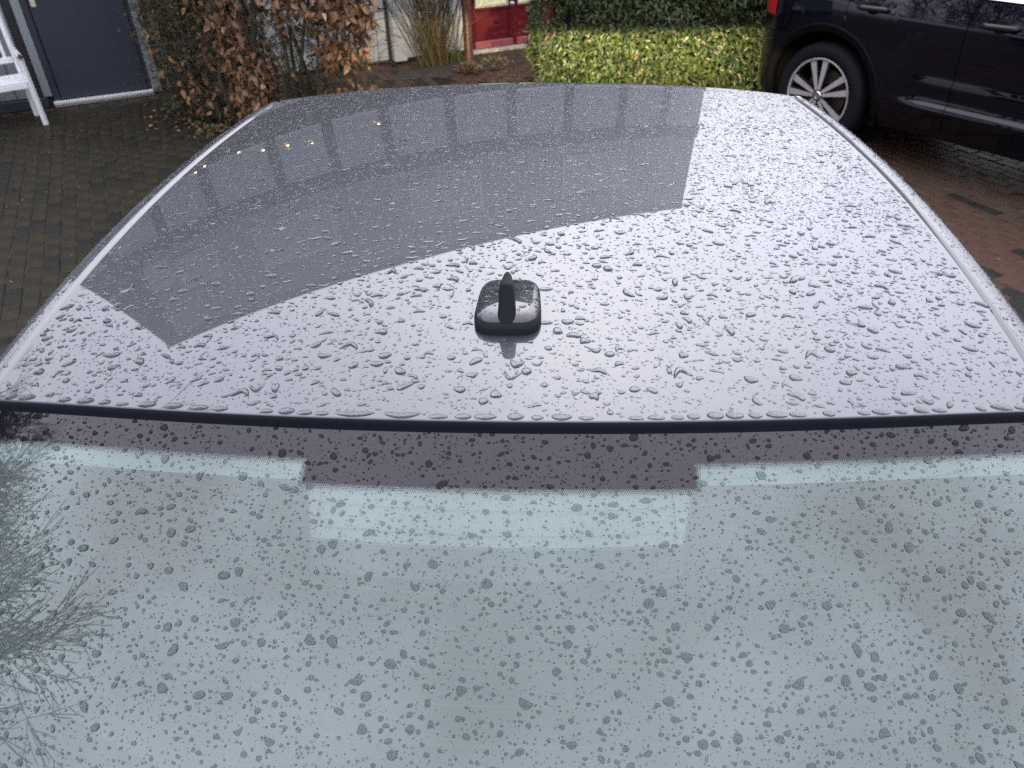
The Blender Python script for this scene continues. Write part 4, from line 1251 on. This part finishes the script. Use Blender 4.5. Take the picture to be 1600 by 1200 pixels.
mb = MB(); mb.grid(lambda u, k: (cab(0, k) - .05 * (1 - u * u), u * (.70 - .10 * k), 1.045 + .285 * k), lin(1, -1, 15), lin(0, 1, 6)); mb.build('rear_window', M['pane_dark'], suv, True)
# wheel arches: lip moulding, liner, wheels
for a0 in (0.0, 2.43):
    for sg in (-1, 1):
        mb = MB(); qs = lin(-.28, math.pi + .28, 50)
        pr = [(RO + .006, -.012), (RO + .007, .002), (RO + .002, .0045), (RO - .006, .0035), (RO - .012, .0), (RA + .006, .0), (RA, -.012), (RA, -.05)]
        def lip(q, k):
            r_, o_ = pr[k]; a = a0 + r_ * math.cos(q); h_ = RH + r_ * math.sin(q)
            return (a, sg * (bside(a, max(.26, h_)) + o_), h_)
        mb.grid(lip, qs, list(range(len(pr))) if sg > 0 else list(range(len(pr) - 1, -1, -1))); mb.build('arch_lip', M['cladding'], suv, True)
        mb = MB(); mb.grid(lambda q, k: (a0 + (RA + .002) * math.cos(q), sg * (.74 - .35 * k), RH + (RA + .002) * math.sin(q)), qs, [0, .5, 1]); 
        mb.add([(a0 + .42 * math.cos(q), sg * .42, RH + .42 * math.sin(q)) for q in lin(0, 2 * math.pi, 25)[:-1]], [tuple(range(24))])
        mb.build('arch_liner', M['liner'], suv, True)
        wheel_parts(suv, (a0, sg * (HALF - .115), RH - .006), (0, sg, 0), RT + .010, .240, .205, phase=math.radians(99) if sg < 0 else 0)
# door handles
for a0, a1 in ((.18, .392), (.966, 1.172)):
    for sg in (-1, 1):
        b = bside((a0 + a1) / 2, .925)
        hd = MB(); 
        xs_ = lin(a0, a1, 12)
        hd.tube([(x, sg * (b + .020 - .010 * (2 * (x - a0) / (a1 - a0) - 1) ** 6), .926 + .006 * (x - a0) / (a1 - a0)) for x in xs_], [.008] + [.0155] * 10 + [.008], 10)
        hd.build('door_handle', M['alloy_black'], suv, True)
        cup = MB().lathe([(.0, .036), (.003, .034), (.001, .028), (.0005, .001)], 22, 'y'); cup.V = [((a0 + a1) / 2 + .005 + v[0] * 1.35, sg * (bside((a0 + a1) / 2, .928 + v[2]) + .0012 + v[1]), .930 + v[2]) for v in cup.V]
        cup.build('handle_recess', M['cladding'], suv, True)
# tail lights, lower trims
for sg in (-1, 1):
    mb = MB(); mb.grid(lambda a, h_: (a, sg * (bside(a, min(h_, 1.035)) + .004 - .5 * max(0, h_ - 1.035)), h_), lin(-.722, -.44, 14), lin(.80, 1.12, 12) if sg < 0 else lin(1.12, .80, 12)); o = mb.build('tail_light', M['red_lens'], suv, True)
    mb = MB().box((2.85, sg * .60 - .12, .66), (3.10, sg * .60 + .12, .78), .02); mb.build('headlight', M['head_lens'], suv)
    mb = MB().box((1.72, sg * .88 - .09, 1.04), (1.82, sg * .88 + .09, 1.16), .02); mb.build('mirror', M['navy'], suv)

# ------------------------------------------------------------------ rain
def place(n_spec, xr, yr, cell, keep, taken=None, rs=lambda y: 1.0):
    """random packing: n_spec list of (count, rmin, rmax); returns rows x, y, r"""
    gridd = {} if taken is None else taken
    outp = []
    for cnt, r0, r1 in n_spec:
        k = 0; t_ = 0
        while k < cnt and t_ < cnt * 6:
            t_ += 1
            x = random.uniform(*xr); y = random.uniform(*yr); r = r0 + (r1 - r0) * random.random() ** 1.8
            r *= rs(y)
            if not keep(x, y): continue
            i, j = int(x // cell), int(y // cell)
            bad = False
            for ii in (i - 1, i, i + 1):
                for jj in (j - 1, j, j + 1):
                    for (px_, py_, pr_) in gridd.get((ii, jj), ()):
                        if (px_ - x) ** 2 + (py_ - y) ** 2 < (pr_ + r * 1.12 + .0002) ** 2: bad = True; break
                    if bad: break
                if bad: break
            if bad: continue
            gridd.setdefault((i, j), []).append((x, y, r)); outp.append((x, y, r)); k += 1
    return outp

def drop_shape(r, seed_el, wild, stretch, ang_, nseg, rings, flat):
    """local vertices (n,3): x, y in the surface, z height; and faces"""
    th = np.arange(nseg) * 2 * math.pi / nseg
    g_ = np.random.default_rng(seed_el); ph = g_.random(6) * 6.283; am = g_.normal(0, 1, 5)
    rho = 1 + wild * (.34 * am[0] * np.cos(2 * th + ph[0]) + .26 * am[1] * np.cos(3 * th + ph[1]) + .08 * am[2] * np.cos(4 * th + ph[2]))
    rho = np.clip(rho, .6, 1.5)
    cx, sx = rho * np.cos(th) * stretch, rho * np.sin(th) / stretch
    sx = sx + wild * .8 * am[3] * (cx ** 2 - .5) * (.5 if stretch < 1.2 else 1.0)
    ca, sa = math.cos(ang_), math.sin(ang_)
    X = (cx * ca - sx * sa) * r; Y = (cx * sa + sx * ca) * r
    V = []
    h = min(.38 * r / max(1, stretch ** .5), flat)
    for t in rings:
        V.append(np.stack([X * t, Y * t, np.full(nseg, h * (1 - t ** 3.0) ** .60 - .00012 * (t == 1))], 1))
    V.append(np.array([[X.mean() * 0, Y.mean() * 0, h]]))
    V = np.concatenate(V)
    T = []
    for i in range(len(rings) - 1):
        for k in range(nseg):
            k2 = (k + 1) % nseg
            T += [(i * nseg + k, i * nseg + k2, (i + 1) * nseg + k2), (i * nseg + k, (i + 1) * nseg + k2, (i + 1) * nseg + k)]
    b = (len(rings) - 1) * nseg; c_ = len(rings) * nseg
    T += [(b + k, b + (k + 1) % nseg, c_) for k in range(nseg)]
    return V, np.array(T)

def on_roof(x, y, Vl):
    X = x + Vl[:, 0]; Y = y + Vl[:, 1]
    yy = np.clip(Y, 0, LEN); Z = zroof(X, yy)
    h_ = 1e-3
    gx = (zroof(X + h_, yy) - zroof(X - h_, yy)) / (2 * h_); gy = (zroof(X, yy + h_) - zroof(X, yy - h_)) / (2 * h_)
    nl = np.sqrt(gx ** 2 + gy ** 2 + 1)
    return np.stack([X - gx / nl * Vl[:, 2], Y - gy / nl * Vl[:, 2], Z + Vl[:, 2] / nl], 1)
def on_glass(x, t, Vl):
    X = x + Vl[:, 0]; Tt = t - Vl[:, 1]
    X, Y, Z = gnp(X, Tt)
    return np.stack([X, Y + SG * Vl[:, 2], Z + CG * Vl[:, 2]], 1)

RLOD = {3: (22, [1, .985, .95, .88, .76, .58, .35, .15]), 2: (14, [1, .98, .92, .78, .55, .28]), 1: (9, [1, .93, .7, .35]), 0: (6, [1, .72])}
def make_drops(pts, onf, m, name, label, cat, group, big_n, wildf, stretchf, flat, big_label):
    order = sorted(range(len(pts)), key=lambda i: -pts[i][2])
    AV = []; AT = []; base = 0
    for rank, i in enumerate(order):
        x, y, r = pts[i][:3]
        lod = 3 if r > .0030 else 2 if r > .0018 else 1 if r > .0009 else 0
        nseg, rings = RLOD[lod]
        el = pts[i][3] if len(pts[i]) > 3 else stretchf(r)
        an = pts[i][4] if len(pts[i]) > 4 else (random.gauss(0, .4) if random.random() < .75 else random.uniform(0, 3.14))
        wl = pts[i][5] if len(pts[i]) > 5 else wildf(r)
        Vl, T = drop_shape(r, i * 7 + 3, wl, el, an, nseg, rings, flat)
        Vw = onf(x, y, Vl)
        if Vw is None: continue
        if rank < big_n:
            ctr = Vw.mean(0)
            o = fast_mesh(name, Vw - ctr, T, m, None, True); o.location = ctr.tolist()
            tag(o, big_label, cat, group)
        else:
            AV.append(Vw); AT.append(T + base); base += len(Vw)
    o = fast_mesh(name + 's', np.concatenate(AV), np.concatenate(AT), m, None, True)
    tag(o, label, 'raindrops', kind='stuff')

def roof_keep(x, y):
    if abs(x) > wid(y) - .009: return False
    if y < yrear(x) + .006 or y > yfront(x) - .004: return False
    if abs(x) < AHW + .002 and AY0 - .003 < y < AY1 + .002: return False
    return True
wild_f = lambda r: .10 if r < .0012 else random.uniform(.1, .45) if r < .003 else random.uniform(.15, .62)
str_f = lambda r: random.uniform(1.0, 1.15) if r < .0015 else random.uniform(1.0, 1.6)
taken = {}
# beads hanging along the rear lip
beads = []
x = -.545
while x < .545:
    r = random.uniform(.0042, .0072); e = random.uniform(1.25, 1.75)
    if -.17 < x < -.10: r = .0085; e = 2.3
    hw = r * e
    x += hw
    if random.random() < .86:
        beads.append((x, yrear(x) + r / e * .95 + .0010, r, e, 0.0, random.uniform(.03, .10)))
        for q in range(-2, 3):
            xx = x + q * hw / 2.5; yy = yrear(xx) + .005
            taken.setdefault((int(xx // .014), int(yy // .014)), []).append((xx, yy, r / e))
    x += hw + random.uniform(.0005, .010)
make_drops(beads + [(b[0] + random.uniform(-.01, .01), yrear(b[0]) + .015 + random.random() * .004, .0006, 1.0, 0, .1) for b in beads], on_roof, M['drop_roof'], 'edge_drop', 'tiny drops behind the beads on the rear lip of the roof', 'raindrop',
           'flat beads along the rear roof lip', len(beads), wild_f, str_f, .0026, 'flat bead of rainwater hanging along the black rear lip of the roof')
rp = place([(1550, .0034, .0066), (2700, .0020, .0034), (11500, .0010, .0020), (12000, .00045, .0010)], (-.60, .60), (0, 1.12), .014, roof_keep, taken, lambda y: 1 - .42 * min(1, max(0, (y - .30) / .65)))
# the far half of the roof is wetted more finely and more densely
rp += place([(1500, .0020, .0031), (5200, .0010, .0020)], (-.58, .58), (.42, 1.12), .014, roof_keep, taken)
rp += place([(420, .0030, .0052)], (-.58, .58), (.02, .60), .014, roof_keep, taken)
make_drops(rp, on_roof, M['drop_roof'], 'roof_drop', 'small raindrops covering the grey car roof', 'raindrop', 'large raindrops on the car roof', 150, wild_f, str_f, .0021, 'large raindrop beaded on the grey car roof')
gp = place([(560, .0028, .0050), (1900, .0017, .0028), (6800, .0008, .0017), (12000, .00036, .0008)], (-.585, .585), (.0045, .44), .012, lambda x, t: True, {})
wild_g = lambda r: .06 if r < .001 else random.uniform(.08, .38)
str_g = lambda r: random.uniform(1.0, 1.12) if r < .0015 else random.uniform(1.0, 1.35)
on_print = lambda x, t: t < (TABT if abs(x) < TABX else .0365)
LG = 'large raindrop lying on the clear rear window glass'; LP = 'large dark raindrop on the black printed border at the top of the rear window'
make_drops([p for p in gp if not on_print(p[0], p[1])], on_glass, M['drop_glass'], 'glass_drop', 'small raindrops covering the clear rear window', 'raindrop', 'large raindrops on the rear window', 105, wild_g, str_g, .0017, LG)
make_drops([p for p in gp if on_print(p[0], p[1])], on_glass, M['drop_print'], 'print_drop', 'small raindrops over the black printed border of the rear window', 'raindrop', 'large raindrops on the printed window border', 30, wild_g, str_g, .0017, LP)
# drops on the roof sides and the antenna cap
from mathutils.bvhtree import BVHTree
def on_bvh(tree):
    def f(x, y, Vl):
        h0 = tree.ray_cast(Vector((x, y, .2)), Vector((0, 0, -1)))
        if h0[0] is None: return None
        n_ = h0[1] if h0[1].z > 0 else -h0[1]
        outv = np.zeros_like(Vl)
        for i in range(len(Vl)):
            hh = tree.ray_cast(Vector((x + Vl[i, 0], y + Vl[i, 1], .2)), Vector((0, 0, -1)))
            p = hh[0] if hh[0] is not None else h0[0] + Vector((Vl[i, 0], Vl[i, 1], -(n_.x * Vl[i, 0] + n_.y * Vl[i, 1]) / max(.3, n_.z)))
            outv[i] = p + n_ * Vl[i, 2]
        return outv
    return f
for k, (V_, F_) in enumerate(RAILV):
    tree = BVHTree.FromPolygons(V_, F_)
    sg = (-1, 1)[k]
    tk = {}
    pts = place([(110, .0016, .0036), (450, .0008, .0016), (900, .0004, .0008)], (.007, .034), (-.02, LEN - .05), .010, lambda d, y: True, tk)
    pts = [(sg * (wid(max(0, y)) + d), y, r, random.uniform(1.0, 1.35), random.gauss(1.3, .5), .2) for d, y, r in pts]
    make_drops(pts, on_bvh(tree), M['drop_roof'], 'side_drop', 'small raindrops on the %s roof edge of the grey car' % ('left', 'right')[k], 'raindrop', '', 0, wild_f, str_f, .0014, '')
tree = BVHTree.FromPolygons(*CAPV)
pts = place([(18, .0024, .0042), (44, .0012, .0022), (150, .0004, .0010)], (-.034, .034), (AY0 + .008, AY1 - .008), .010, lambda x, y: abs(x) > .0125 and abs(x) < .034, {})
make_drops(pts, on_bvh(tree), M['drop_roof'], 'antenna_drop', 'small raindrops on the dark roof antenna', 'raindrop', '', 0, wild_f, str_f, .0012, '')
